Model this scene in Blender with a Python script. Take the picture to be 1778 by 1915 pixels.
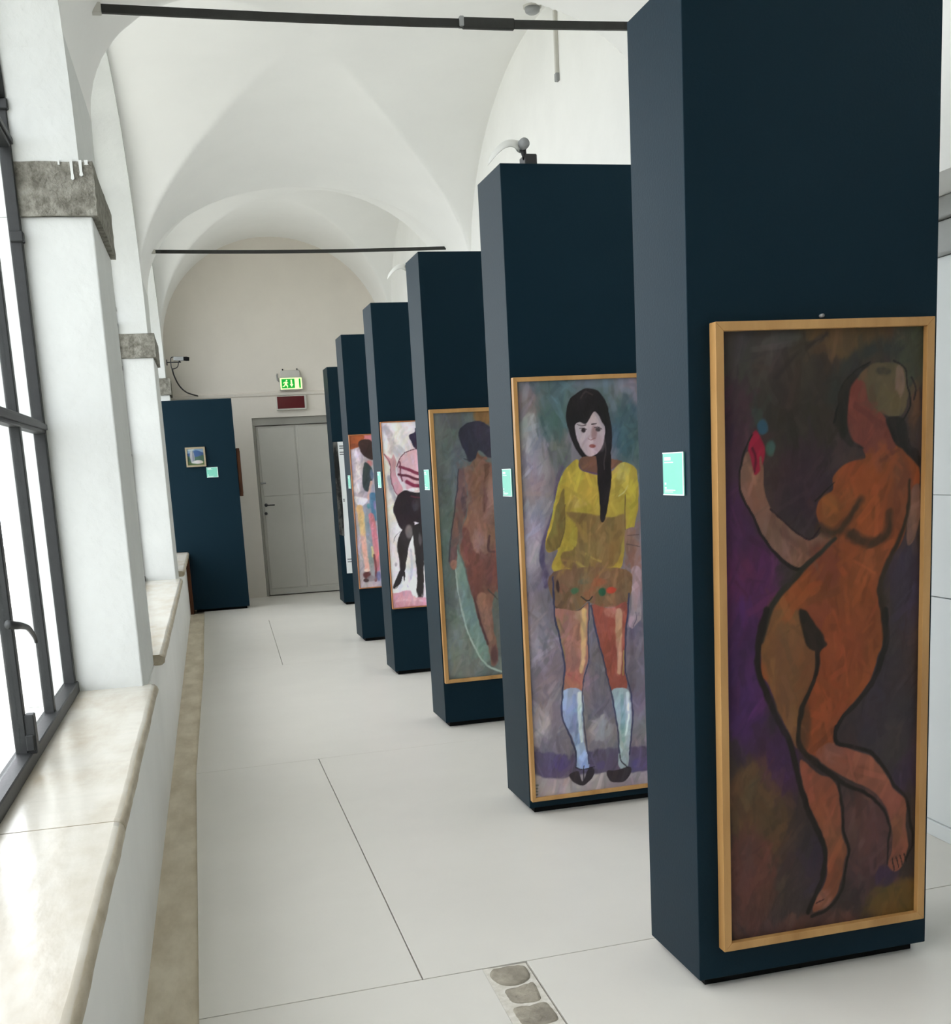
import bpy, bmesh, math, random
import numpy as np
from mathutils import Vector, Matrix

for o in list(bpy.data.objects):
    bpy.data.objects.remove(o)
scene = bpy.context.scene
COL = scene.collection
random.seed(7)

# ------------------------------------------------------------------ camera
CAM_F, CAM_PY, IMG_W, IMG_H = 2122.1, 1261.66, 1778.0, 1915.0   # focal length and principal point in pixels
cam_right = Vector((0.97228533, -0.22751992, -0.05381386))
cam_up = Vector((0.09294283, 0.16493633, 0.98191529))
cam_fwd = Vector((0.21452942, 0.95970344, -0.18151152))
cd = bpy.data.cameras.new('camera')
cam = bpy.data.objects.new('camera', cd)
COL.objects.link(cam)
M = Matrix((cam_right, cam_up, -cam_fwd)).transposed().to_4x4()
M.translation = Vector((0, 0, 1.55))
cam.matrix_world = M
cd.sensor_fit = 'VERTICAL'
cd.sensor_height = 24.0
cd.sensor_width = 24.0
cd.lens = 24.0 * CAM_F / IMG_H
cd.shift_y = (CAM_PY - IMG_H / 2) / IMG_H
cd.clip_start = 0.05
scene.camera = cam

# ------------------------------------------------------------------ daylight (overcast sky) and exposure
world = bpy.data.worlds.new('overcast_sky')
scene.world = world
world.use_nodes = True
bg = world.node_tree.nodes['Background']
bg.inputs['Color'].default_value = (0.985, 0.99, 1.05, 1)
bg.inputs['Strength'].default_value = 4.6
scene.view_settings.view_transform = 'Standard'
scene.view_settings.look = 'None'
scene.view_settings.gamma = 1.0
scene.view_settings.exposure = 0.0
scene.view_settings.use_curve_mapping = False
scene.cycles.max_bounces = 14
scene.cycles.diffuse_bounces = 9
scene.cycles.transparent_max_bounces = 16
scene.cycles.use_denoising = True

# ------------------------------------------------------------------ helpers
def lin(c):
    return tuple((v / 255 / 12.92) if v / 255 <= 0.04045 else ((v / 255 + 0.055) / 1.055) ** 2.4 for v in c[:3])

MATS = {}
def mat(name, rgb, rough=0.6, spec=0.4, var=0.0, vscale=4.0, bump=0.0, bscale=60.0, rgb2=None, metal=0.0, emit=0.0, detail=6.0, lo=0.35, hi=0.65, stretch=None, tint=None):
    if name in MATS:
        return MATS[name]
    m = bpy.data.materials.new(name)
    m.use_nodes = True
    nt = m.node_tree
    N, L = nt.nodes, nt.links
    p = N['Principled BSDF']
    c1 = lin(rgb)
    p.inputs['Base Color'].default_value = (*c1, 1)
    p.inputs['Roughness'].default_value = rough
    p.inputs['Specular IOR Level'].default_value = spec
    p.inputs['Metallic'].default_value = metal
    if tint:
        p.inputs['Specular Tint'].default_value = (*tint, 1)
    tc = N.new('ShaderNodeTexCoord')
    src = tc.outputs['Object']
    if stretch:
        mp = N.new('ShaderNodeMapping')
        mp.inputs['Scale'].default_value = stretch
        L.new(src, mp.inputs['Vector'])
        src = mp.outputs['Vector']
    if var > 0 or rgb2:
        nz = N.new('ShaderNodeTexNoise')
        nz.inputs['Scale'].default_value = vscale
        nz.inputs['Detail'].default_value = detail
        nz.inputs['Roughness'].default_value = 0.6
        L.new(src, nz.inputs['Vector'])
        rp = N.new('ShaderNodeValToRGB')
        rp.color_ramp.elements[0].position = lo
        rp.color_ramp.elements[1].position = hi
        c2 = lin(rgb2) if rgb2 else tuple(v * (1 - var) for v in c1)
        rp.color_ramp.elements[0].color = (*c2, 1)
        rp.color_ramp.elements[1].color = (*c1, 1)
        L.new(nz.outputs['Fac'], rp.inputs['Fac'])
        L.new(rp.outputs['Color'], p.inputs['Base Color'])
    if bump > 0:
        nb = N.new('ShaderNodeTexNoise')
        nb.inputs['Scale'].default_value = bscale
        nb.inputs['Detail'].default_value = 4
        L.new(src, nb.inputs['Vector'])
        bp = N.new('ShaderNodeBump')
        bp.inputs['Strength'].default_value = 1.0
        bp.inputs['Distance'].default_value = bump
        L.new(nb.outputs['Fac'], bp.inputs['Height'])
        L.new(bp.outputs['Normal'], p.inputs['Normal'])
    if emit > 0:
        p.inputs['Emission Color'].default_value = (*c1, 1)
        p.inputs['Emission Strength'].default_value = emit
    MATS[name] = m
    return m

def glass_mat():
    m = bpy.data.materials.new('clear_glass')
    m.use_nodes = True
    nt = m.node_tree
    N, L = nt.nodes, nt.links
    for n in list(N):
        if n.type == 'BSDF_PRINCIPLED':
            N.remove(n)
    tr = N.new('ShaderNodeBsdfTransparent')
    tr.inputs['Color'].default_value = (0.965, 0.985, 0.975, 1)
    gl = N.new('ShaderNodeBsdfGlossy')
    gl.inputs['Roughness'].default_value = 0.03
    mx = N.new('ShaderNodeMixShader')
    mx.inputs['Fac'].default_value = 0.05
    L.new(tr.outputs['BSDF'], mx.inputs[1])
    L.new(gl.outputs['BSDF'], mx.inputs[2])
    L.new(mx.outputs['Shader'], N['Material Output'].inputs['Surface'])
    return m

def canvas_mat(name, bumpd=0.0012):
    m = bpy.data.materials.new(name)
    m.use_nodes = True
    nt = m.node_tree
    N, L = nt.nodes, nt.links
    p = N['Principled BSDF']
    at = N.new('ShaderNodeVertexColor')
    at.layer_name = 'paint'
    L.new(at.outputs['Color'], p.inputs['Base Color'])
    p.inputs['Roughness'].default_value = 0.62
    p.inputs['Specular IOR Level'].default_value = 0.25
    tc = N.new('ShaderNodeTexCoord')
    mp = N.new('ShaderNodeMapping')
    mp.inputs['Scale'].default_value = (1, 1, 0.4)
    nz = N.new('ShaderNodeTexNoise')
    nz.inputs['Scale'].default_value = 90
    nz.inputs['Detail'].default_value = 3
    bp = N.new('ShaderNodeBump')
    bp.inputs['Distance'].default_value = bumpd
    L.new(tc.outputs['Object'], mp.inputs['Vector'])
    L.new(mp.outputs['Vector'], nz.inputs['Vector'])
    L.new(nz.outputs['Fac'], bp.inputs['Height'])
    L.new(bp.outputs['Normal'], p.inputs['Normal'])
    return m

def obj(name, me, material=None, parent=None, loc=None):
    o = bpy.data.objects.new(name, me)
    COL.objects.link(o)
    if material is not None and me is not None:
        me.materials.append(material)
    if parent is not None:
        o.parent = parent
    if loc is not None:
        o.location = loc
    return o

def mesh(name, V, F, smooth=False):
    me = bpy.data.meshes.new(name)
    me.from_pydata([tuple(v) for v in V], [], F)
    me.update()
    if smooth:
        me.polygons.foreach_set('use_smooth', [True] * len(me.polygons))
    return me

def bm_mesh(name, bm, smooth=False):
    bmesh.ops.recalc_face_normals(bm, faces=bm.faces)
    me = bpy.data.meshes.new(name)
    bm.to_mesh(me)
    bm.free()
    if smooth:
        me.polygons.foreach_set('use_smooth', [True] * len(me.polygons))
    return me

def add_box(bm, x0, x1, y0, y1, z0, z1):
    vs = [bm.verts.new((x, y, z)) for z in (z0, z1) for x, y in ((x0, y0), (x1, y0), (x1, y1), (x0, y1))]
    fs = []
    for q in ((3, 2, 1, 0), (4, 5, 6, 7), (0, 1, 5, 4), (1, 2, 6, 5), (2, 3, 7, 6), (3, 0, 4, 7)):
        fs.append(bm.faces.new([vs[k] for k in q]))
    return vs

def box(name, x0, x1, y0, y1, z0, z1, material, parent=None, bevel=0.0, seg=2):
    bm = bmesh.new()
    add_box(bm, x0, x1, y0, y1, z0, z1)
    if bevel > 0:
        bmesh.ops.bevel(bm, geom=list(bm.edges), offset=bevel, segments=seg, affect='EDGES', profile=0.5)
    return obj(name, bm_mesh(name, bm), material, parent)

def prism(name, poly, axis, a, b, material, parent=None, bevel=0.0):
    """poly: 2D points; axis 'X' -> (y,z), 'Y' -> (x,z), 'Z' -> (x,y); extruded from a to b"""
    def P(p, t):
        return {'X': (t, p[0], p[1]), 'Y': (p[0], t, p[1]), 'Z': (p[0], p[1], t)}[axis]
    bm = bmesh.new()
    A = [bm.verts.new(P(p, a)) for p in poly]
    B = [bm.verts.new(P(p, b)) for p in poly]
    n = len(poly)
    bm.faces.new(A)
    bm.faces.new(B[::-1])
    for k in range(n):
        bm.faces.new([A[k], B[k], B[(k + 1) % n], A[(k + 1) % n]])
    if bevel > 0:
        bmesh.ops.bevel(bm, geom=list(bm.edges), offset=bevel, segments=2, affect='EDGES', profile=0.5)
    return obj(name, bm_mesh(name, bm), material, parent)

def add_tube(bm, pts, r, n=10, caps=True):
    pts = [Vector(p) for p in pts]
    rr = r if isinstance(r, (list, tuple)) else [r] * len(pts)
    rings = []
    ref = Vector((0.123, 0.37, 0.92)).normalized()
    for k, p in enumerate(pts):
        t = (pts[min(k + 1, len(pts) - 1)] - pts[max(k - 1, 0)]).normalized()
        a = t.cross(ref).normalized()
        b = t.cross(a).normalized()
        rings.append([bm.verts.new(p + rr[k] * (math.cos(2 * math.pi * j / n) * a + math.sin(2 * math.pi * j / n) * b)) for j in range(n)])
    for k in range(len(rings) - 1):
        for j in range(n):
            bm.faces.new([rings[k][j], rings[k][(j + 1) % n], rings[k + 1][(j + 1) % n], rings[k + 1][j]])
    if caps:
        bm.faces.new(rings[0][::-1])
        bm.faces.new(rings[-1])

def tube(name, pts, r, material, parent=None, n=10):
    bm = bmesh.new()
    add_tube(bm, pts, r, n)
    return obj(name, bm_mesh(name, bm, True), material, parent)

def curve_pts(P, n=8, closed=False):
    P = np.array(P, float)
    m = len(P)
    out = []
    rng = range(m) if closed else range(m - 1)
    for k in rng:
        if closed:
            p0, p1, p2, p3 = P[(k - 1) % m], P[k], P[(k + 1) % m], P[(k + 2) % m]
        else:
            p0, p1, p2, p3 = P[max(k - 1, 0)], P[k], P[k + 1], P[min(k + 2, m - 1)]
        for j in range(n):
            t = j / n
            out.append(0.5 * (2 * p1 + (p2 - p0) * t + (2 * p0 - 5 * p1 + 4 * p2 - p3) * t * t + (3 * p1 - p0 - 3 * p2 + p3) * t ** 3))
    if not closed:
        out.append(P[-1])
    return np.array(out)

def empty(name, loc=(0, 0, 0), rz=0.0):
    o = bpy.data.objects.new(name, None)
    o.empty_display_size = 0.1
    COL.objects.link(o)
    o.location = loc
    o.rotation_euler = (0, 0, rz)
    return o

def tag(o, label, cat, group=None):
    o['label'] = label
    o['category'] = cat
    if group:
        o['group'] = group
    return o

def struct(o, label=None):
    o['kind'] = 'structure'
    if label:
        o['label'] = label
    return o

# ------------------------------------------------------------------ materials
PLASTER = mat('white_plaster', (238, 238, 235), 0.85, 0.2, var=0.05, vscale=1.6, bump=0.0015, bscale=14)
ROUGH_PLASTER = mat('rough_white_plaster', (217, 219, 216), 0.85, 0.2, var=0.05, vscale=3, bump=0.006, bscale=16)
VAULT = mat('vault_plaster', (240, 240, 237), 0.9, 0.15, var=0.04, vscale=0.9, bump=0.002, bscale=7)
END_PLASTER = mat('aged_cream_plaster', (226, 220, 210), 0.9, 0.15, var=0.06, vscale=1.3, bump=0.002, bscale=10)
STONE = mat('grey_capital_stone', (152, 150, 140), 0.9, 0.2, rgb2=(104, 101, 92), vscale=26, detail=10, bump=0.010, bscale=70, lo=0.33, hi=0.64)
MARBLE = mat('polished_beige_marble', (204, 199, 188), 0.22, 0.45, rgb2=(180, 169, 150), vscale=5, bump=0.0012, bscale=22, lo=0.28, hi=0.56, stretch=(1, .4, 1))
MARBLE_EDGE = mat('worn_marble_edge', (196, 187, 168), 0.55, 0.3, rgb2=(166, 154, 132), vscale=14, bump=0.003, bscale=40, stretch=(1, .4, 1))
FLOOR = mat('matt_white_floor_board', (224, 220, 212), 0.33, 0.4, var=0.04, vscale=2.0, bump=0.0004, bscale=8)
SUBFLOOR = mat('dark_floor_gap', (58, 56, 50), 0.9, 0.1, var=0.2, vscale=10)
GUTTER = mat('beige_concrete_strip', (222, 212, 192), 0.8, 0.2, rgb2=(200, 188, 166), vscale=9, bump=0.002, bscale=40, stretch=(1, .35, 1))
COBBLE = mat('grey_brown_cobble', (172, 164, 148), 0.75, 0.3, rgb2=(132, 125, 113), vscale=12, bump=0.006, bscale=40)
MORTAR = mat('white_mortar', (222, 217, 208), 0.9, 0.1, rgb2=(200, 194, 182), vscale=30, bump=0.002, bscale=60)
STEEL = mat('dark_grey_window_steel', (37, 39, 39), 0.5, 0.4, var=0.25, vscale=20, bump=0.0006, bscale=80)
IRON = mat('black_iron', (46, 47, 44), 0.6, 0.4, var=0.3, vscale=12, bump=0.001, bscale=60)
NAVY = mat('navy_painted_board', (15, 34, 45), 0.5, 0.16, var=0.06, vscale=2.5, bump=0.0004, bscale=120, tint=(0.6, 0.86, 1.0))
BLACK = mat('black_plinth', (14, 15, 16), 0.8, 0.2, var=0.2)
GOLD = mat('gilt_wood', (192, 148, 92), 0.42, 0.4, rgb2=(168, 124, 72), vscale=8, bump=0.0005, bscale=60, stretch=(1, 1, 0.2))
THINWOOD = mat('thin_wood_edge', (182, 124, 82), 0.55, 0.3, rgb2=(150, 96, 60), vscale=12, stretch=(1, 1, 0.2))
BROWNWOOD = mat('dark_brown_wood', (104, 62, 36), 0.6, 0.3, rgb2=(62, 36, 22), vscale=7, stretch=(3, 3, 0.4))
MINT = mat('mint_green_card', (128, 208, 186), 0.5, 0.4, var=0.05, vscale=20)
WHITE = mat('white_print', (236, 246, 242), 0.5, 0.3, var=0.02)
WHITEPLASTIC = mat('white_plastic', (200, 198, 190), 0.5, 0.4, var=0.04, vscale=8)
DOORPAINT = mat('grey_white_door_paint', (196, 194, 186), 0.6, 0.3, var=0.05, vscale=3, bump=0.0006, bscale=20)
FRAMEGREY = mat('grey_door_frame', (160, 158, 150), 0.6, 0.3, var=0.08, vscale=4)
CLADDING = mat('white_cladding', (222, 226, 226), 0.55, 0.3, var=0.02, vscale=2)
GREYBAR = mat('grey_lintel', (170, 172, 170), 0.5, 0.3, var=0.08, vscale=6)
DARKMETAL = mat('dark_metal', (40, 40, 42), 0.45, 0.5, var=0.2, vscale=20)
GREYMETAL = mat('grey_metal', (150, 152, 152), 0.4, 0.5, var=0.1, vscale=20)
GROUND = mat('pale_courtyard_paving', (200, 198, 190), 0.9, 0.1, var=0.1, vscale=1.0)
GLASS = glass_mat()

# ------------------------------------------------------------------ room dimensions (metres, camera stands at x=0, y=0)
XL, XLU, XR = -0.335, -0.362, 2.40        # left pillar face, left upper wall face, right wall face
XG = -0.62                                  # glass plane
XO = -0.80                                  # outer face of the arcade
YB, YE = -1.1, 15.05                        # added wall behind the camera, end wall
SILL = 0.72
CAPB, CAPT = 2.575, 2.77
PILLARS = [(-1.1, 0.44), (4.85, 5.73), (10.15, 11.03), (14.5, 15.05)]
BAYS = [(PILLARS[k][1], PILLARS[k + 1][0]) for k in range(3)]
LINES = [0.0, 5.29, 10.59, 15.15]     # pier lines between vault bays

# floor ---------------------------------------------------------------
floor = struct(empty('floor'), 'white board floor raised beside a beige concrete strip')
box('subfloor', -0.17, 2.75, YB, YE + 0.3, -0.06, -0.027, SUBFLOOR, floor)
box('gutter_strip', XL - 0.1, -0.164, YB, YE, -0.09, -0.018, GUTTER, floor)
def floor_panel(c, g=(0.002, 0.002, 0.002, 0.002)):
    """c: corners near-left, near-right, far-right, far-left; g: half gaps left, right, near, far"""
    (ax, ay), (bx_, by), (cx, cy), (dx, dy) = c
    pts = [(ax + g[0], ay + g[2]), (bx_ - g[1], by + g[2]), (cx - g[1], cy - g[3]), (dx + g[0], dy - g[3])]
    return prism('floor_panel', pts, 'Z', -0.028, 0.0, FLOOR, floor, 0.0012)
def sy(y, x):
    return y + 0.055 * (x + 0.17)           # the cross seams run slightly askew
E0, S0, S1, E1 = -0.168, 0.482, 0.69, 2.75
rows = [(-1.1, 0.3), (3.205, 6.11), (6.11, 9.42), (9.42, 12.52), (12.52, 15.3)]
for k, (a, b) in enumerate(rows):
    s0 = {1: (0.506, 0.460), 2: (0.47, 0.47), 3: (0.475, 0.522), 4: (0.52, 0.53)}.get(k, (0.5, 0.5))
    gn = 0.0025 if k in (1, 3) else 0.0009
    gf = 0.0009
    gm = 0.0022 if k in (1, 3) else 0.0007
    e1 = {1: -0.2}.get(k, -0.17)
    if k in (2, 4):
        floor_panel([(-0.2 if k == 2 else E0, sy(a, E0)), (E1, sy(a, E1)), (E1, sy(b, E1)), (-.17, sy(b, -.17))], (0, 0, gn, gf))
        continue
    floor_panel([(E0 if k != 2 else -0.2, sy(a, E0)), (s0[0], sy(a, s0[0])), (s0[1], sy(b, s0[1])), (e1, sy(b, e1))], (0, gm, gn, gf))
    floor_panel([(s0[0], sy(a, s0[0])), (E1, sy(a, E1)), (E1, sy(b, E1)), (s0[1], sy(b, s0[1]))], (gm, 0, gn, gf))
a, b = 0.3, 3.205
floor_panel([(E0 + 0.02, sy(a, E0)), (S1, sy(a, S1)), (S1 + 0.008, sy(b, S1)), (E0, sy(b, E0))], (0, 0.0015, 0.001, 0.0025))
floor_panel([(0.842, sy(a, 0.842)), (E1, sy(a, E1)), (E1, sy(b, E1)), (0.842, sy(b, 0.842))], (0.0015, 0, 0.001, 0.002))
box('mortar_bed', S1 + 0.006, 0.837, 0.3, sy(b, 0.77) - 0.006, -0.028, -0.0015, MORTAR, floor)
def cobble(poly, h, seed):
    r = random.Random(seed)
    P = curve_pts(poly, 4, True)
    c = P.mean(axis=0)
    bm = bmesh.new()
    rings = []
    for s, z in ((1.0, -0.02), (0.98, -0.005), (0.9, h * 0.75), (0.72, h), (0.35, h * 1.02)):
        rings.append([bm.verts.new((c[0] + (p[0] - c[0]) * s, c[1] + (p[1] - c[1]) * s, z + r.uniform(-.0012, .0012))) for p in P])
    n = len(P)
    for k in range(len(rings) - 1):
        for j in range(n):
            bm.faces.new([rings[k][j], rings[k][(j + 1) % n], rings[k + 1][(j + 1) % n], rings[k + 1][j]])
    bm.faces.new(rings[-1])
    return obj('cobble', bm_mesh('cobble', bm, True), COBBLE, floor)
cobble([(0.712, 3.222), (0.74, 3.236), (0.79, 3.238), (0.826, 3.226), (0.832, 3.185), (0.82, 3.135), (0.775, 3.105), (0.728, 3.118), (0.706, 3.175)], 0.006, 1)
cobble([(0.725, 3.088), (0.76, 3.095), (0.80, 3.108), (0.826, 3.11), (0.824, 3.05), (0.812, 2.99), (0.76, 2.985), (0.728, 3.0), (0.722, 3.04)], 0.002, 2)
cobble([(0.72, 2.975), (0.77, 2.972), (0.82, 2.982), (0.832, 2.93), (0.828, 2.86), (0.775, 2.845), (0.724, 2.855), (0.714, 2.91)], 0.001, 3)
y = 2.83
k = 4
while y > 0.45:
    d = random.uniform(0.1, 0.15)
    j = lambda: random.uniform(-.008, .008)
    cobble([(0.718 + j(), y), (0.77, y + j()), (0.826 + j(), y), (0.832 + j(), y - d / 2), (0.824 + j(), y - d + .016), (0.772, y - d + .014 + j()), (0.72 + j(), y - d + .016), (0.712 + j(), y - d / 2)], random.uniform(.001, .006), k)
    y -= d
    k += 1

# ceiling: groin vaults -------------------------------------------------
def bay_of(y):
    for k in range(3):
        if y <= LINES[k + 1] or k == 2:
            return k
XC, XA = (XLU + XR) / 2, (XR - XLU) / 2
ZS = 3.2
def vault_z(x, y):
    k = bay_of(y)
    c = (BAYS[k][0] + BAYS[k][1]) / 2
    Lh = (BAYS[k][1] - BAYS[k][0]) / 2 - 0.13
    G = 2.65 if k < 2 else 2.25
    dy = y - c
    if k == 2 and dy > 0:
        G = 7.0                             # the last bay is cut off by the end wall
    g = max(0.0, 1 - (dy / G) ** 2)
    q = (x - XC) / XA
    ex = math.sqrt(max(0.0, 1 - q * q))
    za = ZS + (0.82 + (0.29 if k < 2 else 0.41 + max(0.0, dy) * 0.045) * g) * ex
    zb = ZS
    if abs(dy) < Lh:
        zb = ZS + (1.145 + 0.085 * q - 0.035 * (1 - q * q) + (0.12 if k == 2 else 0) * (1 - q * q)) * math.sqrt(1 - (dy / Lh) ** 2)
    return max(za, zb)
nx, ny = 110, 700
us = [XC - XA * math.cos(math.pi * i / nx) for i in range(nx + 1)]
vs_ = [YB + (YE + 0.02 - YB) * j / ny for j in range(ny + 1)]
V = [(x, y, vault_z(x, y)) for y in vs_ for x in us]
F = [(j * (nx + 1) + i, j * (nx + 1) + i + 1, (j + 1) * (nx + 1) + i + 1, (j + 1) * (nx + 1) + i) for j in range(ny) for i in range(nx)]
me = mesh('ceiling', V, F, True)
ceiling = struct(obj('ceiling', me, VAULT), 'white plaster groin vaults over the corridor')

# left arcade -----------------------------------------------------------
wall_left = struct(empty('wall_left', (0, 0, 0)), 'white arcade wall with square pillars and stone capitals')
box('parapet', XO, XL + 0.005, YB, YE, -0.09, SILL - 0.05, PLASTER, wall_left)
ARCH_B = 1.45
def arch_z(y, k):
    a, b = BAYS[k]
    c, h = (a + b) / 2, (b - a) / 2 - 0.015
    B = ARCH_B if k < 2 else 1.25
    return CAPT + B * math.sqrt(max(0.0, 1 - ((y - c) / h) ** 2))
for k, (p0, p1) in enumerate(PILLARS):
    pil = box('pillar', XO, XL, p0, p1, SILL - 0.05, CAPB, ROUGH_PLASTER, wall_left, 0.006)
    far = p1 + (0.015 if k < 3 else 0.0)
    box('pillar_back', XO, XG - 0.021, p0, p1, CAPB, CAPT, ROUGH_PLASTER, pil)
    # stone capital block, a little proud of the shaft
    bm = bmesh.new()
    add_box(bm, XG - 0.02, XL + 0.022, p0 - 0.018, far, CAPB, CAPT)
    bmesh.ops.subdivide_edges(bm, edges=list(bm.edges), cuts=9, use_grid_fill=True)
    r = random.Random(k)
    for v in bm.verts:
        v.co += Vector((r.uniform(-.002, .002), r.uniform(-.002, .002), r.uniform(-.002, .002)))
    obj('capital', bm_mesh('capital', bm), STONE, pil)['label'] = 'rough grey stone capital block'
    if k == 1:
        for x, w, h in ((XL - 0.055, 0.011, 0.062), (XL - 0.022, 0.012, 0.05), (XL - 0.10, 0.008, 0.012), (XL + 0.0, 0.014, 0.012)):
            prism('paint_drip', [(x - w * .5, CAPT + .004), (x - w * .4, CAPT - h * .8), (x - w * .6, CAPT - h), (x, CAPT - h * 1.1), (x + w * .6, CAPT - h), (x + w * .4, CAPT - h * .7), (x + w * .5, CAPT + .004)], 'Y', p0 - 0.0255, p0 - 0.017, ROUGH_PLASTER, pil)
for k in range(3):
    a, b = BAYS[k]
    pts = [(LINES[k] if k else YB, CAPT), (a + 0.015, CAPT)]
    for j in range(1, 48):
        t = math.pi * j / 48
        yy = (a + b) / 2 - ((b - a) / 2 - 0.015) * math.cos(t)
        pts.append((yy, arch_z(yy, k)))
    pts += [(b - 0.015, CAPT), (min(LINES[k + 1], YE), CAPT), (min(LINES[k + 1], YE), 5.0), (LINES[k] if k else YB, 5.0)]
    prism('arch', pts, 'X', XO, XLU, ROUGH_PLASTER, wall_left)

# window sills: polished slabs with a rounded worn nose
def sill(y0, y1, rough_end=False):
    prof = [(XG - 0.05, SILL - 0.052), (XG - 0.05, SILL), (XL + 0.028, SILL)]
    nose = []
    for j in range(0, 7):
        t = math.pi / 2 - math.pi * j / 6
        nose.append((XL + 0.03 + 0.026 * math.cos(t), SILL - 0.026 + 0.026 * math.sin(t)))
    P = prof[:2] + nose
    bm = bmesh.new()
    n = 60
    r = random.Random(int(y0 * 10))
    rings = []
    for s in range(n + 1):
        yy = y0 + (y1 - y0) * s / n
        rings.append([bm.verts.new((x + (.0008 * math.sin(yy * 7.3 + y0) + .0006 * math.sin(yy * 17.1) + r.uniform(-.0006, .0006) if j > 1 else 0), yy + (r.uniform(-.006, .006) if (s == 0 and rough_end) else 0), z + (r.uniform(-.0003, .0003) if j > 1 else 0))) for j, (x, z) in enumerate(P)])
    m = len(P)
    for s in range(n):
        for j in range(m):
            f = bm.faces.new([rings[s][j], rings[s][(j + 1) % m], rings[s + 1][(j + 1) % m], rings[s + 1][j]])
            f.material_index = 1 if 3 <= j < m - 1 else 0
            f.smooth = j >= 2
    for ring in (rings[0], rings[-1]):
        f = bm.faces.new(ring)
        f.material_index = 1
    o = obj('sill_slab', bm_mesh('sill_slab', bm), MARBLE, wall_left)
    o.data.materials.append(MARBLE_EDGE)
    return o
sill(0.43, 2.878)
sill(2.884, 4.875)
sill(5.70, 10.17, True)
sill(11.0, 14.55, True)

# windows ---------------------------------------------------------------
def window(num, k):
    a, b = BAYS[k]
    root = struct(empty('window_%d' % num, (XG, (a + b) / 2, SILL)), 'tall arched steel window with bright glass panes')
    ox, oy, oz = XG, (a + b) / 2, SILL
    def put(o):
        o.data.transform(Matrix.Translation((-ox, -oy, -oz)))
        return o
    hi = lambda y: arch_z(min(max(y, a + .03), b - .03), k) - 0.005
    fw = 0.022
    zt = arch_z(a + .03, k)
    put(box('frame_jamb', XG - fw, XG + fw, a - .002, a + 0.042, SILL, CAPT + .25, STEEL, root, .003, 1))
    put(box('frame_jamb', XG - fw, XG + fw, b - 0.042, b + .002, SILL, CAPT + .25, STEEL, root, .003, 1))
    put(box('bottom_rail', XG - fw - .006, XG + fw + .01, a, b, SILL - .001, SILL + 0.045, STEEL, root, .004, 1))
    pts = []
    for j in range(0, 41):
        t = math.pi * (0.03 + 0.94 * j / 40)
        yy = (a + b) / 2 - ((b - a) / 2 - 0.035) * math.cos(t)
        pts.append((XG, yy, arch_z(yy, k) - 0.02))
    put(tube('arched_head', pts, 0.026, STEEL, root, 6))
    n = 7 if k < 2 else 5
    st = (b - a) / n
    ys = [a + st * j for j in range(n + 1)]
    for yy in ys[1:-1]:
        put(box('mullion', XG - .018, XG + .018, yy - .02, yy + .02, SILL + .03, hi(yy), STEEL, root, .003, 1))
    trs = [SILL + .04, 1.785, 2.84]
    for z in trs[1:]:
        put(box('transom', XG - .022, XG + .022, a + .01, b - .01, z - .024, z + .024, STEEL, root, .004, 1))
        put(box('transom_bead', XG + .018, XG + .030, a + .01, b - .01, z - .01, z + .012, STEEL, root, .002, 1))
    for i in range(n):
        y0, y1 = ys[i] + .02, ys[i + 1] - .02
        for r in range(2):
            put(box('pane', XG - .003, XG + .003, y0, y1, trs[r] + .02, trs[r + 1] - .02, GLASS, root))
        top = [(y0 + (y1 - y0) * j / 6, hi(y0 + (y1 - y0) * j / 6) - .015) for j in range(7)]
        if min(z for _, z in top) > trs[2] + .03:
            put(prism('pane', [(y0, trs[2] + .02), (y1, trs[2] + .02)] + top[::-1], 'X', XG - .003, XG + .003, GLASS, root))
    # hinge blocks on the far jamb, bolt bar and curved lever on a mullion
    for z in (2.97, 2.5):
        put(box('hinge', XG - .02, XG + .030, b - .055, b - .008, z - .025, z + .015, STEEL, root, .004, 1))
    yl = ys[n - 2] if n > 2 else ys[1]
    put(box('bolt', XG + .016, XG + .045, yl - .016, yl + .03, SILL + .04, SILL + .16, STEEL, root, .003, 1))
    put(box('bolt', XG + .016, XG + .04, yl - .026, yl - .006, SILL + .05, SILL + .1, STEEL, root, .003, 1))
    lever = curve_pts([(XG + .012, yl - .05, 1.163), (XG + .03, yl - .02, 1.155), (XG + .034, yl + .05, 1.145), (XG + .034, yl + .17, 1.122), (XG + .034, yl + .27, 1.08), (XG + .034, yl + .285, 1.06)], 5)
    rr = [0.014 - 0.009 * j / (len(lever) - 1) for j in range(len(lever))]
    put(tube('lever_handle', [tuple(p) for p in lever], rr, STEEL, root, 8))
    return root
for k in range(3):
    window(k + 1, k)

# outside ground (courtyard) beyond the windows
struct(box('ground', -40, XO - 0.002, -30, 40, -0.5, -0.3, GROUND), 'pale courtyard paving outside the windows')

# right wall ------------------------------------------------------------
wall_right = struct(empty('wall_right'), 'white plaster wall behind the row of panels')
bm = bmesh.new()
add_box(bm, XR, XR + .32, YB, 1.6, -0.06, 5.0)
add_box(bm, XR, XR + .32, 4.4, YE + .3, -0.06, 5.0)
add_box(bm, XR, XR + .32, 1.6, 4.4, 2.40, 5.0)
obj('plaster_face', bm_mesh('plaster_face', bm), PLASTER, wall_right)
box('alcove_back', 2.715, 2.75, 1.55, 4.45, -0.06, 2.45, CLADDING, wall_right)
for z0, z1 in ((0.062, 0.953), (0.957, 1.343), (1.3445, 2.205)):
    for y0, y1 in ((1.6, 2.99), (2.994, 4.395)):
        box('cladding_panel', 2.69, 2.714, y0, y1, z0, z1, CLADDING, wall_right, .0015, 1)
box('lintel_bar', 2.655, 2.714, 1.6, 4.395, 2.208, 2.322, GREYBAR, wall_right, .006)
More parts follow.
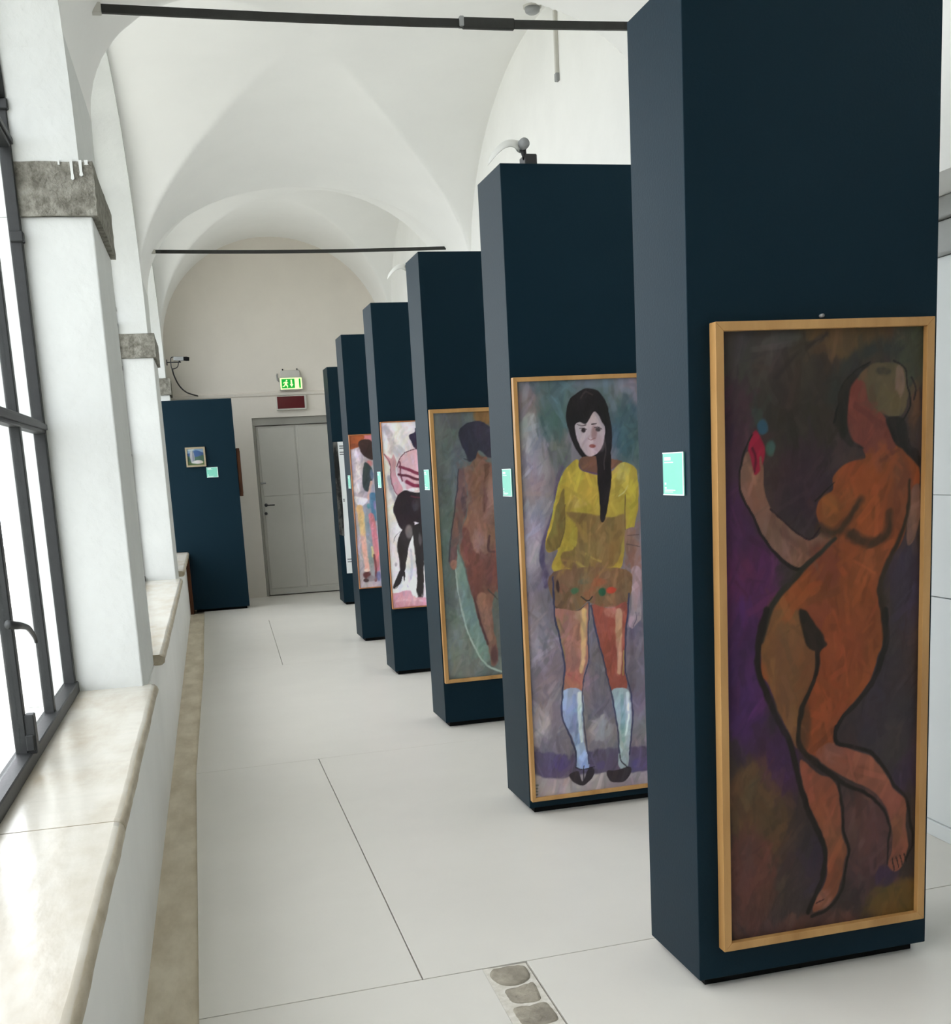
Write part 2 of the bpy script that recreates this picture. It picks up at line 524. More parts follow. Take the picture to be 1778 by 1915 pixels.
box('lintel_bar', 2.63, 2.714, 1.6, 4.395, 2.327, 2.398, GREYBAR, wall_right, .006)
struct(box('baseboard_right', 2.68, 2.714, 1.6, 4.395, 0.0, 0.06, CLADDING, None, .003, 1), 'low white baseboard at the foot of the alcove')

# end wall with its door, and the unseen wall added behind the camera ------------------
wall_back = struct(empty('wall_back'), 'cream plaster end wall under the vault')
bm = bmesh.new()
DX0, DX1, DZ = 0.632, 1.80, 2.285
add_box(bm, XO, DX0, YE, YE + .35, -0.1, 5.0)
add_box(bm, DX1, XR + .32, YE, YE + .35, -0.1, 5.0)
add_box(bm, DX0, DX1, YE, YE + .35, DZ, 5.0)
add_box(bm, DX0 - .1, DX1 + .1, YE + .3, YE + .4, -.1, DZ + .1)  # unseen slab added behind the door to block leaking daylight
obj('plaster_face', bm_mesh('plaster_face', bm), END_PLASTER, wall_back)
trim = struct(prism('trim_1', [(YE + .0, 2.548), (YE - .022, 2.556), (YE - .03, 2.585), (YE - .012, 2.597), (YE, 2.602)], 'X', XL - .02, XR, END_PLASTER), 'thin plaster moulding across the end wall')
door = struct(empty('door_1', (DX0, YE + .05, 0)), 'grey white double door in the end wall')
def dput(o):
    o.data.transform(Matrix.Translation((-DX0, -YE - .05, 0)))
    return o
dput(box('door_frame', DX0, DX1, YE + .03, YE + .16, DZ - .095, DZ, FRAMEGREY, door, .004, 1))
dput(box('door_frame', DX0, DX0 + .034, YE + .03, YE + .16, 0, DZ - .096, FRAMEGREY, door, .004, 1))
dput(box('door_frame', DX1 - .034, DX1, YE + .03, YE + .16, 0, DZ - .096, FRAMEGREY, door, .004, 1))
for x0, x1, hand in ((DX0 + .038, 1.172, True), (1.1732, DX1 - .038, False)):
    leaf = dput(box('door_leaf', x0, x1, YE + .06, YE + .10, 0.012, DZ - .102, DOORPAINT, door, .003, 1))
    dput(box('upper_panel', x0 + .03, x1 - .012, YE + .053, YE + .0605, 1.30, DZ - .125, DOORPAINT, leaf, .003, 1))
    dput(box('lower_panel', x0 + .03, x1 - .012, YE + .053, YE + .0605, 0.1, 1.29, DOORPAINT, leaf, .003, 1))
    if hand:
        pl = dput(tube('handle_rose', [(0.722, YE + .062, 1.183), (0.722, YE + .04, 1.183)], .022, DARKMETAL, leaf, 14))
        dput(tube('handle', [(0.722, YE + .055, 1.183), (0.722, YE + .02, 1.183), (0.735, YE + .012, 1.182), (0.83, YE + .012, 1.180)], .009, DARKMETAL, leaf, 8))
        dput(tube('lock', [(0.712, YE + .062, 1.075), (0.712, YE + .042, 1.075)], .02, DARKMETAL, leaf, 14))
        dput(box('latch', 0.675, 0.745, YE + .035, YE + .061, 1.455, 1.476, GREYMETAL, leaf, .004, 1))
dput(box('kick_rail', DX0 + .04, DX1 - .04, YE + .046, YE + .0605, 0.012, 0.085, DOORPAINT, door, .003, 1))
struct(box('wall_front_added', XO, XR + .32, YB - .3, YB, -0.1, 5.0, NAVY), 'unseen navy wall added behind the viewer to cut bounce light')  # unseen, added close and dark to keep light off the panel fronts

# tie rods ----------------------------------------------------------------
def tie_rod(y, h, label, coupler):
    root = tag(empty('tie_rod', (XLU, y, 3.5)), label, 'tie rod', 'iron tie rods across the vaults')
    x0, x1 = 0.112, 2.672
    n = 24
    V, F = [], []
    bm = bmesh.new()
    rings = []
    for s in range(n + 1):
        t = s / n
        x = x0 + (x1 - x0) * t
        z = -0.014 * math.sin(math.pi * t)
        rings.append([bm.verts.new((x, yy, z + zz)) for yy, zz in ((-.008, -h / 2), (.008, -h / 2), (.008, h / 2), (-.008, h / 2))])
    for s in range(n):
        for j in range(4):
            bm.faces.new([rings[s][j], rings[s][(j + 1) % 4], rings[s + 1][(j + 1) % 4], rings[s + 1][j]])
    bm.faces.new(rings[0][::-1]); bm.faces.new(rings[-1])
    obj('bar', bm_mesh('bar', bm), IRON, root)
    box('wall_plate', 0.06, 0.118, -.02, .02, -h * .6, h * .6, WHITEPLASTIC, root, .003, 1)
    if coupler:
        box('coupler', 1.66, 1.90, -.013, .013, -h / 2 - .018, h / 2 - .006, IRON, root, .004, 1)
        box('wedge', 1.645, 1.665, -.02, .02, -h / 2 - .012, h / 2 - .004, GREYMETAL, root, .003, 1)
    return root
tie_rod(5.35, .034, 'black iron tie rod with a coupler, nearest one at the top', True)
tie_rod(10.6, .028, 'thin black iron tie rod of the farther vault, above the exit sign', False)

# ------------------------------------------------------------------ navy display panels
PTH, PX, PW, PD, PH = 0.0256, 1.268, 0.756, 0.354, 2.74
def display_panel(x, y, rz, w, d, h, label):
    root = tag(empty('display_panel', (x, y, 0), rz), label, 'display panel', 'navy display panels')
    box('board_body', 0, w, 0, d, 0.03, h, NAVY, root, .0025, 2)
    box('plinth', 0.03, w - .03, 0.03, d - .03, 0, 0.031, BLACK, root)
    return root
YP = [2.891, 4.709, 6.561, 8.476, 10.357]
panel_labels = ['tall navy display panel nearest the viewer, with the orange nude painting',
                'navy display panel with the painting of the girl in the yellow top',
                'navy display panel with the gilt-framed nude seen from behind',
                'navy display panel with the painting of a woman in a black skirt',
                'navy display panel with the orange and lilac painting of a dark-haired figure']
for k in range(5):
    display_panel(PX, YP[k], PTH, PW, PD, PH, panel_labels[k])
display_panel(1.455, 13.42, PTH, PW, PD, PH, 'farthest navy display panel of the row, with the white poster, by the door')
low = display_panel(-0.285, 13.87, 0.0, 0.652, 0.36, 2.466, 'low wide navy display panel left of the door, with the small landscape')
for ch in list(low.children):                # its board is notched over the marble sill
    if ch.name.startswith('board_body'):
        bpy.data.objects.remove(ch)
prism('board_body', [(0, .03), (.652, .03), (.652, 2.466), (-.27, 2.466), (-.27, .728), (0, .728)], 'Y', 0, .36, NAVY, low, .0025)

# ------------------------------------------------------------------ paintings
# brush shapes of the five figure paintings, in metres on the picture plane: p = patch, l = line, b = soft dab
PAINT = {0:[('b',(62,56,52),0.222,1.796,0.162,0.1389,1.0),
  ('b',(84,64,40),0.472,1.848,0.1553,0.0847,1.0),
  ('b',(62,64,50),0.667,1.802,0.0623,0.1245,1.0),
  ('b',(52,44,38),0.336,1.656,0.1413,0.1554,1.0),
  ('b',(66,58,48),0.315,1.762,0.0561,0.0747,0.7),
  ('b',(66,40,54),0.101,1.511,0.056,0.2798,0.8),
  ('b',(82,34,74),0.154,1.179,0.1098,0.1576,1.0),
  ('b',(52,36,42),0.341,1.451,0.1096,0.1239,1.0),
  ('b',(66,34,66),0.12,1.347,0.0707,0.1179,0.8),
  ('b',(56,46,56),0.662,1.138,0.0597,0.1491,1.0),
  ('b',(92,62,44),0.675,1.642,0.0193,0.0774,0.8),
  ('b',(66,34,80),0.146,0.903,0.0845,0.214,1.0),
  ('b',(60,34,64),0.238,0.659,0.0862,0.1437,0.9),
  ('b',(96,68,42),0.161,0.579,0.0746,0.1148,1.0),
  ('b',(84,62,40),0.192,0.485,0.0984,0.1446,0.9),
  ('b',(88,54,46),0.145,0.321,0.0989,0.1746,1.0),
  ('b',(54,46,50),0.603,0.755,0.1175,0.2114,1.0),
  ('b',(66,58,58),0.617,0.693,0.0531,0.0885,0.5),
  ('b',(60,44,62),0.666,0.577,0.0596,0.0596,0.7),
  ('b',(84,56,54),0.533,0.396,0.1073,0.1549,1.0),
  ('b',(56,42,54),0.38,0.349,0.0532,0.1182,0.8),
  ('b',(94,72,34),0.645,0.19,0.1215,0.0729,1.0),
  ('b',(64,44,70),0.602,0.273,0.0543,0.0362,0.7),
  ('b',(86,56,50),0.34,0.148,0.1787,0.0536,0.8),
  ('l',(48,42,38),0.014,[(0.398,1.845),(0.315,1.798),(0.247,1.737)],0.014,0.014),
  ('l',(74,70,66),0.0138,[(0.212,1.828),(0.263,1.84),(0.315,1.843)],0.0185,0.0185),
  ('l',(48,50,44),0.0284,[(0.42,1.671),(0.436,1.735),(0.483,1.775),(0.553,1.809),(0.607,1.803)],0.0426,0.0426),
  ('p',(122,86,70),0.0037,[(0.158,1.544),(0.142,1.508),(0.137,1.453),(0.157,1.41),(0.177,1.376),(0.192,1.333),(0.229,1.278),(0.276,1.237),(0.314,1.219),(0.357,1.25),(0.416,1.282),(0.421,1.308),(0.389,1.32),(0.367,1.302),(0.341,1.299),(0.293,1.331),(0.245,1.372),(0.219,1.411),(0.21,1.458),(0.21,1.505),(0.202,1.533)]),
  ('l',(98,64,56),0.019,[(0.229,1.364),(0.282,1.298),(0.335,1.261),(0.367,1.273)],0.0238,0.0238),
  ('p',(140,24,50),0.0047,[(0.182,1.601),(0.202,1.574),(0.216,1.544),(0.209,1.505),(0.183,1.483),(0.169,1.516),(0.16,1.554)]),
  ('b',(46,82,108),0.205,1.609,0.0178,0.0234,0.9),
  ('b',(58,88,76),0.231,1.55,0.016,0.0235,0.8),
  ('b',(60,78,74),0.185,1.639,0.0233,0.0279,0.5),
  ('l',(90,18,36),0.0037,[(0.174,1.553),(0.184,1.525),(0.181,1.493)],0.0075,0.0075),
  ('l',(110,76,62),0.0037,[(0.158,1.54),(0.168,1.512),(0.173,1.488)],0.0103,0.0103),
  ('l',(116,80,66),0.0038,[(0.202,1.524),(0.205,1.491),(0.199,1.468)],0.0094,0.0094),
  ('p',(132,66,32),0.0048,[(0.523,1.536),(0.616,1.546),(0.656,1.515),(0.689,1.489),(0.696,1.431),(0.668,1.418),(0.661,1.346),(0.643,1.278),(0.61,1.232),(0.582,1.184),(0.566,1.146),(0.567,1.096),(0.581,1.045),(0.579,0.98),(0.549,0.902),(0.502,0.861),(0.368,0.864),(0.215,0.905),(0.197,0.981),(0.203,1.049),(0.227,1.11),(0.27,1.16),(0.314,1.2),(0.357,1.24),(0.416,1.289),(0.378,1.335),(0.369,1.378),(0.383,1.406),(0.421,1.428),(0.421,1.466),(0.442,1.488),(0.475,1.5),(0.518,1.508)]),
  ('b',(118,58,40),0.4,1.218,0.0631,0.0777,0.7),
  ('b',(128,78,42),0.249,1.074,0.0435,0.0774,0.8),
  ('b',(112,62,40),0.629,1.42,0.0342,0.1123,0.8),
  ('b',(146,70,32),0.508,1.451,0.0772,0.0531,0.8),
  ('b',(124,58,38),0.379,1.082,0.0586,0.0684,0.6),
  ('p',(116,84,72),0.0039,[(0.668,1.418),(0.696,1.426),(0.698,1.343),(0.682,1.271),(0.657,1.263),(0.661,1.346)]),
  ('b',(140,80,36),0.408,1.374,0.0385,0.0481,1.0),
  ('b',(142,72,32),0.536,1.349,0.0535,0.0584,0.9),
  ('l',(66,44,28),0.0194,[(0.503,1.392),(0.484,1.362),(0.459,1.33),(0.421,1.31),(0.378,1.328)],0.0194,0.0291),
  ('l',(62,42,26),0.0175,[(0.476,1.302),(0.509,1.28),(0.559,1.277),(0.595,1.301),(0.6,1.354)],0.0291,0.0243),
  ('p',(118,76,44),0.0056,[(0.21,1.097),(0.195,1.013),(0.205,0.937),(0.233,0.854),(0.264,0.786),(0.295,0.718),(0.318,0.709),(0.331,0.826),(0.363,0.91),(0.382,0.996),(0.353,1.05),(0.316,1.099)]),
  ('p',(128,72,50),0.0046,[(0.318,0.667),(0.366,0.626),(0.432,0.581),(0.449,0.512),(0.45,0.42),(0.473,0.373),(0.461,0.337),(0.453,0.295),(0.433,0.235),(0.393,0.203),(0.36,0.195),(0.36,0.221),(0.393,0.278),(0.406,0.339),(0.393,0.415),(0.36,0.493),(0.331,0.57)]),
  ('p',(130,64,32),0.0057,[(0.385,1.047),(0.382,0.978),(0.369,0.91),(0.337,0.837),(0.315,0.763),(0.318,0.709),(0.366,0.668),(0.432,0.618),(0.471,0.661),(0.444,0.701),(0.432,0.726),(0.444,0.766),(0.496,0.826),(0.541,0.881),(0.567,0.949),(0.576,1.019),(0.562,1.084),(0.43,1.095)]),
  ('p',(134,78,60),0.0046,[(0.366,0.674),(0.432,0.615),(0.498,0.576),(0.565,0.534),(0.607,0.473),(0.624,0.408),(0.622,0.346),(0.612,0.306),(0.637,0.283),(0.664,0.305),(0.678,0.357),(0.668,0.44),(0.669,0.499),(0.633,0.532),(0.598,0.585),(0.551,0.646),(0.497,0.67),(0.451,0.691),(0.405,0.705)]),
  ('b',(150,92,76),0.425,0.673,0.0349,0.0349,0.6),
  ('b',(140,90,74),0.393,0.228,0.0298,0.0357,0.8),
  ('b',(112,62,44),0.511,0.608,0.0471,0.0235,0.6),
  ('b',(112,72,50),0.641,0.418,0.024,0.072,0.6),
  ('b',(72,50,32),0.331,0.761,0.023,0.0863,0.7),
  ('b',(146,70,36),0.456,0.93,0.0518,0.1266,0.5),
  ('p',(116,58,46),0.0047,[(0.489,1.726),(0.519,1.714),(0.533,1.667),(0.571,1.633),(0.594,1.589),(0.619,1.536),(0.529,1.521),(0.507,1.537),(0.469,1.567),(0.453,1.609),(0.458,1.651),(0.457,1.697)]),
  ('p',(38,34,29),0.0066,[(0.532,1.766),(0.473,1.736),(0.442,1.703),(0.43,1.652),(0.422,1.613),(0.437,1.591),(0.446,1.568),(0.474,1.541),(0.515,1.535),(0.482,1.557),(0.466,1.604),(0.465,1.66),(0.476,1.706),(0.505,1.737)]),
  ('p',(90,78,54),0.0066,[(0.497,1.724),(0.526,1.755),(0.569,1.768),(0.624,1.761),(0.647,1.728),(0.653,1.681),(0.637,1.625),(0.599,1.622),(0.56,1.642),(0.527,1.676),(0.519,1.714)]),
  ('b',(120,96,84),0.625,1.715,0.0163,0.0432,0.9),
  ('b',(64,56,44),0.575,1.744,0.0286,0.0143,0.8),
  ('b',(104,88,62),0.57,1.707,0.0239,0.0287,0.7),
  ('p',(34,30,27),0.0058,[(0.599,1.622),(0.646,1.606),(0.662,1.548),(0.695,1.513),(0.695,1.475),(0.639,1.53),(0.611,1.551),(0.582,1.609)]),
  ('l',(26,23,22),0.0024,[(0.532,1.769),(0.473,1.736),(0.442,1.7),(0.431,1.652),(0.422,1.613)],0.0047,0.0066),
  ('l',(26,23,22),0.0024,[(0.607,1.773),(0.643,1.747),(0.65,1.7),(0.661,1.652),(0.64,1.606)],0.0048,0.0057),
  ('l',(30,26,24),0.0024,[(0.663,1.727),(0.676,1.694),(0.671,1.662)],0.0048,0.0038),
  ('l',(30,23,20),0.0028,[(0.174,1.59),(0.148,1.545),(0.136,1.486),(0.139,1.439),(0.167,1.386),(0.192,1.328),(0.229,1.273),(0.276,1.232),(0.319,1.212)],0.0047,0.0112),
  ('l',(40,24,28),0.0024,[(0.229,1.387),(0.271,1.351),(0.314,1.315),(0.349,1.299),(0.378,1.328)],0.0057,0.0057),
  ('l',(44,40,32),0.0068,[(0.427,1.293),(0.367,1.247),(0.324,1.211),(0.281,1.173),(0.238,1.128),(0.211,1.082),(0.195,1.023)],0.0116,0.0213),
  ('l',(48,36,24),0.0078,[(0.662,1.443),(0.662,1.385),(0.65,1.322),(0.615,1.251),(0.585,1.194),(0.57,1.146),(0.581,1.085),(0.59,0.987)],0.0098,0.0215),
  ('l',(30,23,20),0.0029,[(0.367,1.402),(0.399,1.429),(0.427,1.451)],0.0057,0.0029),
  ('l',(30,23,20),0.0046,[(0.588,1.076),(0.59,0.976),(0.561,0.891),(0.509,0.825),(0.457,0.777),(0.434,0.738)],0.0207,0.0127),
  ('l',(30,23,20),0.0035,[(0.434,0.75),(0.439,0.701),(0.497,0.681),(0.55,0.657),(0.598,0.598),(0.633,0.544),(0.667,0.509),(0.686,0.425),(0.694,0.361),(0.671,0.314)],0.0128,0.0081),
  ('l',(30,23,20),0.005,[(0.213,1.108),(0.19,1.03),(0.188,0.951),(0.211,0.868),(0.254,0.775),(0.294,0.694),(0.309,0.621),(0.331,0.54),(0.36,0.469),(0.392,0.403),(0.398,0.352),(0.383,0.286),(0.357,0.234),(0.34,0.199)],0.019,0.0145),
  ('l',(34,26,20),0.0051,[(0.372,0.996),(0.366,0.91),(0.331,0.838),(0.313,0.763),(0.315,0.71),(0.366,0.65),(0.432,0.597)],0.0148,0.0148),
  ('l',(30,23,20),0.0041,[(0.366,0.65),(0.432,0.597),(0.485,0.561),(0.532,0.538),(0.586,0.488),(0.614,0.428),(0.609,0.366),(0.61,0.31)],0.0163,0.0046),
  ('l',(30,23,20),0.0035,[(0.442,0.58),(0.455,0.511),(0.457,0.431),(0.478,0.372),(0.474,0.342),(0.461,0.293),(0.448,0.239),(0.403,0.195),(0.353,0.184)],0.0082,0.0105),
  ('p',(36,27,20),0.0068,[(0.321,1.104),(0.363,1.058),(0.393,1.018),(0.382,0.981),(0.353,0.987),(0.328,1.029),(0.317,1.07)]),
  ('p',(36,27,20),0.0058,[(0.318,1.095),(0.338,1.093),(0.362,1.044),(0.401,0.996),(0.346,0.986),(0.324,1.053)]),
  ('l',(30,23,20),0.0018,[(0.626,0.323),(0.633,0.287)],0.0042,0.003),
  ('l',(30,23,20),0.0018,[(0.639,0.326),(0.647,0.294)],0.0042,0.003),
  ('l',(30,23,20),0.0018,[(0.653,0.329),(0.66,0.301)],0.0042,0.003),
  ('l',(30,23,20),0.0018,[(0.667,0.332),(0.674,0.308)],0.0042,0.003),
  ('l',(70,36,34),0.0024,[(0.367,0.22),(0.393,0.228)],0.0048,0.0048)],1:[('b',(80,98,102),0.229,1.803,0.247,0.1284,1.0),
  ('b',(118,104,106),0.058,1.786,0.0588,0.0833,1.0),
  ('b',(140,140,140),0.068,1.665,0.0542,0.0985,1.0),
  ('b',(74,98,96),0.173,1.699,0.0791,0.0989,0.8),
  ('b',(62,88,98),0.5,1.665,0.0755,0.1661,1.0),
  ('b',(84,96,92),0.199,1.581,0.0597,0.0696,0.7),
  ('b',(92,104,118),0.389,1.865,0.149,0.0248,0.8),
  ('b',(146,138,144),0.093,1.538,0.0644,0.1189,1.0),
  ('b',(136,126,136),0.084,1.347,0.0798,0.1647,1.0),
  ('b',(160,148,158),0.046,1.2,0.0601,0.1602,1.0),
  ('b',(70,92,98),0.65,1.589,0.1271,0.2542,1.0),
  ('b',(146,134,144),0.036,0.778,0.0683,0.1991,1.0),
  ('b',(124,112,122),0.099,0.598,0.0919,0.2011,1.0),
  ('b',(150,140,144),0.048,0.409,0.0635,0.1039,1.0),
  ('b',(112,102,114),0.349,0.573,0.0873,0.2444,1.0),
  ('b',(142,134,138),0.342,0.364,0.0645,0.0645,1.0),
  ('b',(112,102,122),0.532,0.644,0.0644,0.2459,1.0),
  ('b',(126,114,122),0.67,0.6,0.118,0.3541,1.0),
  ('l',(128,118,124),0.0339,[(0.025,0.923),(0.109,0.818),(0.057,0.718)],0.0339,0.0339),
  ('l',(164,150,160),0.0284,[(0.026,0.825),(0.059,0.765),(0.068,0.694)],0.0284,0.0284),
  ('p',(88,78,104),0.0138,[(-0.035,0.299),(0.195,0.26),(0.407,0.272),(0.597,0.25),(0.923,0.219),(0.921,0.106),(0.562,0.137),(0.278,0.16),(0.092,0.164),(-0.04,0.198)]),
  ('b',(84,70,124),0.15,0.218,0.0526,0.035,0.8),
  ('b',(84,72,122),0.519,0.179,0.0416,0.0297,0.8),
  ('b',(84,72,122),0.342,0.194,0.0354,0.0236,0.6),
  ('p',(158,146,150),0.0116,[(-0.04,0.21),(0.104,0.157),(0.278,0.16),(0.467,0.143),(0.921,0.119),(0.918,-0.083),(-0.048,0.043)]),
  ('b',(138,124,130),0.433,0.098,0.0891,0.0238,0.8),
  ('l',(86,76,106),0.008,[(0.212,1.522),(0.181,1.459),(0.16,1.342),(0.124,1.245),(0.102,1.171),(0.111,1.019)],0.013,0.0249),
  ('p',(30,26,29),0.0035,[(0.336,1.843),(0.377,1.834),(0.408,1.796),(0.432,1.732),(0.439,1.648),(0.43,1.57),(0.427,1.501),(0.357,1.554),(0.303,1.554),(0.273,1.597),(0.249,1.647),(0.236,1.706),(0.238,1.755),(0.255,1.802),(0.293,1.83)]),
  ('p',(108,74,58),0.003,[(0.296,1.557),(0.367,1.558),(0.479,1.533),(0.435,1.503),(0.37,1.484),(0.322,1.494),(0.278,1.518)]),
  ('l',(92,62,92),0.003,[(0.279,1.528),(0.301,1.502),(0.365,1.486)],0.006,0.006),
  ('p',(176,150,52),0.0035,[(0.277,1.548),(0.236,1.528),(0.203,1.483),(0.171,1.391),(0.151,1.318),(0.126,1.239),(0.118,1.19),(0.133,1.163),(0.174,1.171),(0.143,1.108),(0.156,1.071),(0.192,1.043),(0.24,1.028),(0.283,1.035),(0.333,1.053),(0.404,1.058),(0.462,1.074),(0.479,1.144),(0.482,1.236),(0.508,1.229),(0.53,1.243),(0.546,1.318),(0.552,1.419),(0.543,1.494),(0.506,1.524),(0.474,1.525),(0.427,1.491),(0.37,1.481),(0.312,1.494),(0.281,1.516)]),
  ('b',(192,152,56),0.297,1.398,0.0654,0.0503,0.8),
  ('b',(186,166,92),0.478,1.483,0.0354,0.0456,0.7),
  ('b',(196,162,86),0.275,1.365,0.0554,0.0201,0.6),
  ('p',(134,104,58),0.008,[(0.218,1.331),(0.316,1.317),(0.423,1.295),(0.484,1.297),(0.473,1.17),(0.426,1.087),(0.307,1.08),(0.2,1.098),(0.189,1.155),(0.257,1.18),(0.265,1.26)]),
  ('p',(126,106,52),0.005,[(0.211,1.433),(0.179,1.366),(0.149,1.268),(0.12,1.2),(0.134,1.165),(0.182,1.185),(0.204,1.264),(0.212,1.364)]),
  ('l',(182,168,60),0.003,[(0.205,1.483),(0.176,1.405),(0.153,1.303)],0.007,0.007),
  ('l',(180,160,52),0.0071,[(0.157,1.096),(0.198,1.058),(0.273,1.037)],0.0202,0.0101),
  ('l',(176,148,70),0.0061,[(0.254,1.115),(0.296,1.081),(0.338,1.062)],0.0112,0.0112),
  ('l',(178,158,48),0.0081,[(0.522,1.44),(0.528,1.344),(0.503,1.245)],0.0254,0.0254),
  ('l',(196,182,110),0.0041,[(0.458,1.384),(0.486,1.397),(0.503,1.426)],0.0071,0.0071),
  ('l',(170,140,64),0.0071,[(0.304,1.147),(0.341,1.124),(0.367,1.111)],0.0122,0.0122),
  ('l',(104,80,46),0.0025,[(0.494,1.387),(0.484,1.297),(0.485,1.236)],0.0041,0.0041),
  ('l',(104,84,46),0.0025,[(0.214,1.363),(0.207,1.264),(0.182,1.185)],0.004,0.004),
  ('p',(30,25,27),0.0035,[(0.368,1.573),(0.429,1.57),(0.428,1.5),(0.423,1.426),(0.409,1.352),(0.395,1.287),(0.376,1.288),(0.369,1.379),(0.363,1.454),(0.369,1.528)]),
  ('l',(60,52,50),0.005,[(0.303,1.805),(0.325,1.828),(0.356,1.818)],0.005,0.005),
  ('l',(64,58,56),0.005,[(0.387,1.67),(0.406,1.601),(0.398,1.502)],0.005,0.005),
  ('p',(182,162,164),0.003,[(0.291,1.706),(0.269,1.688),(0.276,1.646),(0.296,1.596),(0.32,1.565),(0.352,1.561),(0.379,1.581),(0.401,1.63),(0.407,1.677),(0.389,1.709),(0.365,1.745),(0.347,1.731),(0.322,1.697)]),
  ('b',(146,112,110),0.355,1.657,0.015,0.035,0.8),
  ('b',(170,140,142),0.375,1.612,0.0301,0.0401,0.5),
  ('b',(44,32,34),0.307,1.67,0.011,0.01,1.0),
  ('b',(70,60,62),0.374,1.67,0.013,0.009,1.0),
  ('l',(60,46,48),0.002,[(0.28,1.695),(0.298,1.69),(0.322,1.692)],0.0035,0.0035),
  ('l',(40,30,30),0.002,[(0.346,1.693),(0.367,1.695)],0.0045,0.0045),
  ('b',(140,74,66),0.348,1.602,0.017,0.009,1.0),
  ('l',(130,84,80),0.002,[(0.328,1.634),(0.343,1.628),(0.36,1.635)],0.003,0.003),
  ('l',(54,42,46),0.002,[(0.29,1.677),(0.308,1.681),(0.321,1.673)],0.003,0.003),
  ('l',(54,42,46),0.002,[(0.356,1.678),(0.375,1.681),(0.393,1.672)],0.003,0.003),
  ('p',(138,102,94),0.0041,[(0.486,1.233),(0.53,1.243),(0.546,1.191),(0.552,1.139),(0.552,0.968),(0.516,0.971),(0.503,1.091),(0.48,1.17)]),
  ('p',(160,136,142),0.0046,[(0.508,1.062),(0.552,1.058),(0.549,0.937),(0.553,0.86),(0.538,0.826),(0.506,0.799),(0.488,0.837),(0.503,0.911)]),
  ('l',(90,70,66),0.0026,[(0.496,1.209),(0.546,1.211)],0.0041,0.0041),
  ('l',(90,70,66),0.0026,[(0.49,1.174),(0.55,1.16)],0.0041,0.0041),
  ('l',(96,82,98),0.0023,[(0.512,0.805),(0.526,0.839),(0.521,0.875)],0.0035,0.0035),
  ('p',(124,92,64),0.004,[(0.15,1.077),(0.489,1.063),(0.486,0.924),(0.41,0.906),(0.319,0.924),(0.301,0.937),(0.258,0.907),(0.185,0.908),(0.144,0.938)]),
  ('b',(196,66,44),0.411,0.98,0.0253,0.015,1.0),
  ('b',(46,96,68),0.37,0.976,0.0172,0.0195,1.0),
  ('b',(160,84,54),0.353,1.019,0.0401,0.0206,0.8),
  ('b',(62,104,72),0.24,0.991,0.0228,0.016,0.8),
  ('b',(150,84,62),0.309,0.974,0.0343,0.0229,0.7),
  ('b',(150,88,64),0.189,1.0,0.0227,0.0227,0.6),
  ('b',(58,40,36),0.167,1.014,0.0091,0.0284,1.0),
  ('b',(96,94,76),0.287,1.027,0.0457,0.0148,0.7),
  ('l',(80,58,44),0.0023,[(0.144,0.927),(0.197,0.903),(0.257,0.903),(0.301,0.928)],0.0051,0.0051),
  ('l',(84,62,46),0.0023,[(0.319,0.918),(0.41,0.897),(0.481,0.916)],0.0052,0.0052),
  ('l',(52,48,46),0.0029,[(0.272,0.959),(0.301,0.937),(0.32,0.955)],0.0057,0.0057),
  ('p',(164,108,92),0.0034,[(0.153,0.917),(0.257,0.902),(0.302,0.925),(0.299,0.812),(0.292,0.696),(0.271,0.604),(0.258,0.54),(0.182,0.554),(0.186,0.648),(0.169,0.778),(0.154,0.866)]),
  ('l',(204,162,112),0.008,[(0.281,0.895),(0.277,0.756),(0.259,0.629)],0.0287,0.0172),
  ('l',(150,120,76),0.0046,[(0.161,0.882),(0.174,0.783),(0.183,0.671)],0.0148,0.0091),
  ('b',(176,96,88),0.227,0.608,0.0347,0.0347,0.7),
  ('b',(190,140,126),0.257,0.88,0.0286,0.0229,0.6),
  ('p',(156,78,64),0.0034,[(0.32,0.918),(0.41,0.899),(0.481,0.916),(0.47,0.738),(0.464,0.621),(0.474,0.536),(0.41,0.525),(0.38,0.581),(0.36,0.69),(0.339,0.809)]),
  ('l',(198,150,118),0.0081,[(0.446,0.881),(0.442,0.741),(0.437,0.611)],0.0347,0.0173),
  ('b',(186,120,104),0.403,0.885,0.0346,0.0288,0.7),
  ('l',(170,140,76),0.0035,[(0.462,0.704),(0.456,0.598)],0.0058,0.0058),
  ('p',(146,162,198),0.0035,[(0.175,0.554),(0.261,0.539),(0.26,0.403),(0.263,0.313),(0.281,0.202),(0.247,0.179),(0.216,0.204),(0.227,0.257),(0.204,0.338),(0.168,0.425)]),
  ('l',(204,218,226),0.0058,[(0.248,0.53),(0.243,0.435),(0.25,0.314)],0.0232,0.0116),
  ('l',(120,140,190),0.0081,[(0.224,0.526),(0.219,0.408),(0.234,0.31)],0.0139,0.0139),
  ('p',(156,172,180),0.0035,[(0.398,0.527),(0.474,0.53),(0.491,0.468),(0.484,0.348),(0.468,0.198),(0.448,0.154),(0.416,0.192),(0.428,0.294),(0.418,0.386)]),
  ('l',(204,218,222),0.0047,[(0.475,0.512),(0.475,0.41),(0.459,0.321)],0.0153,0.0082),
  ('l',(126,160,164),0.0082,[(0.446,0.503),(0.447,0.413),(0.446,0.292)],0.0176,0.0176),
  ('p',(52,44,50),0.0029,[(0.188,0.168),(0.229,0.177),(0.245,0.127),(0.279,0.19),(0.305,0.175),(0.284,0.131),(0.245,0.108),(0.202,0.131)]),
  ('p',(52,44,50),0.003,[(0.365,0.161),(0.404,0.163),(0.475,0.172),(0.474,0.136),(0.44,0.108),(0.38,0.113)]),
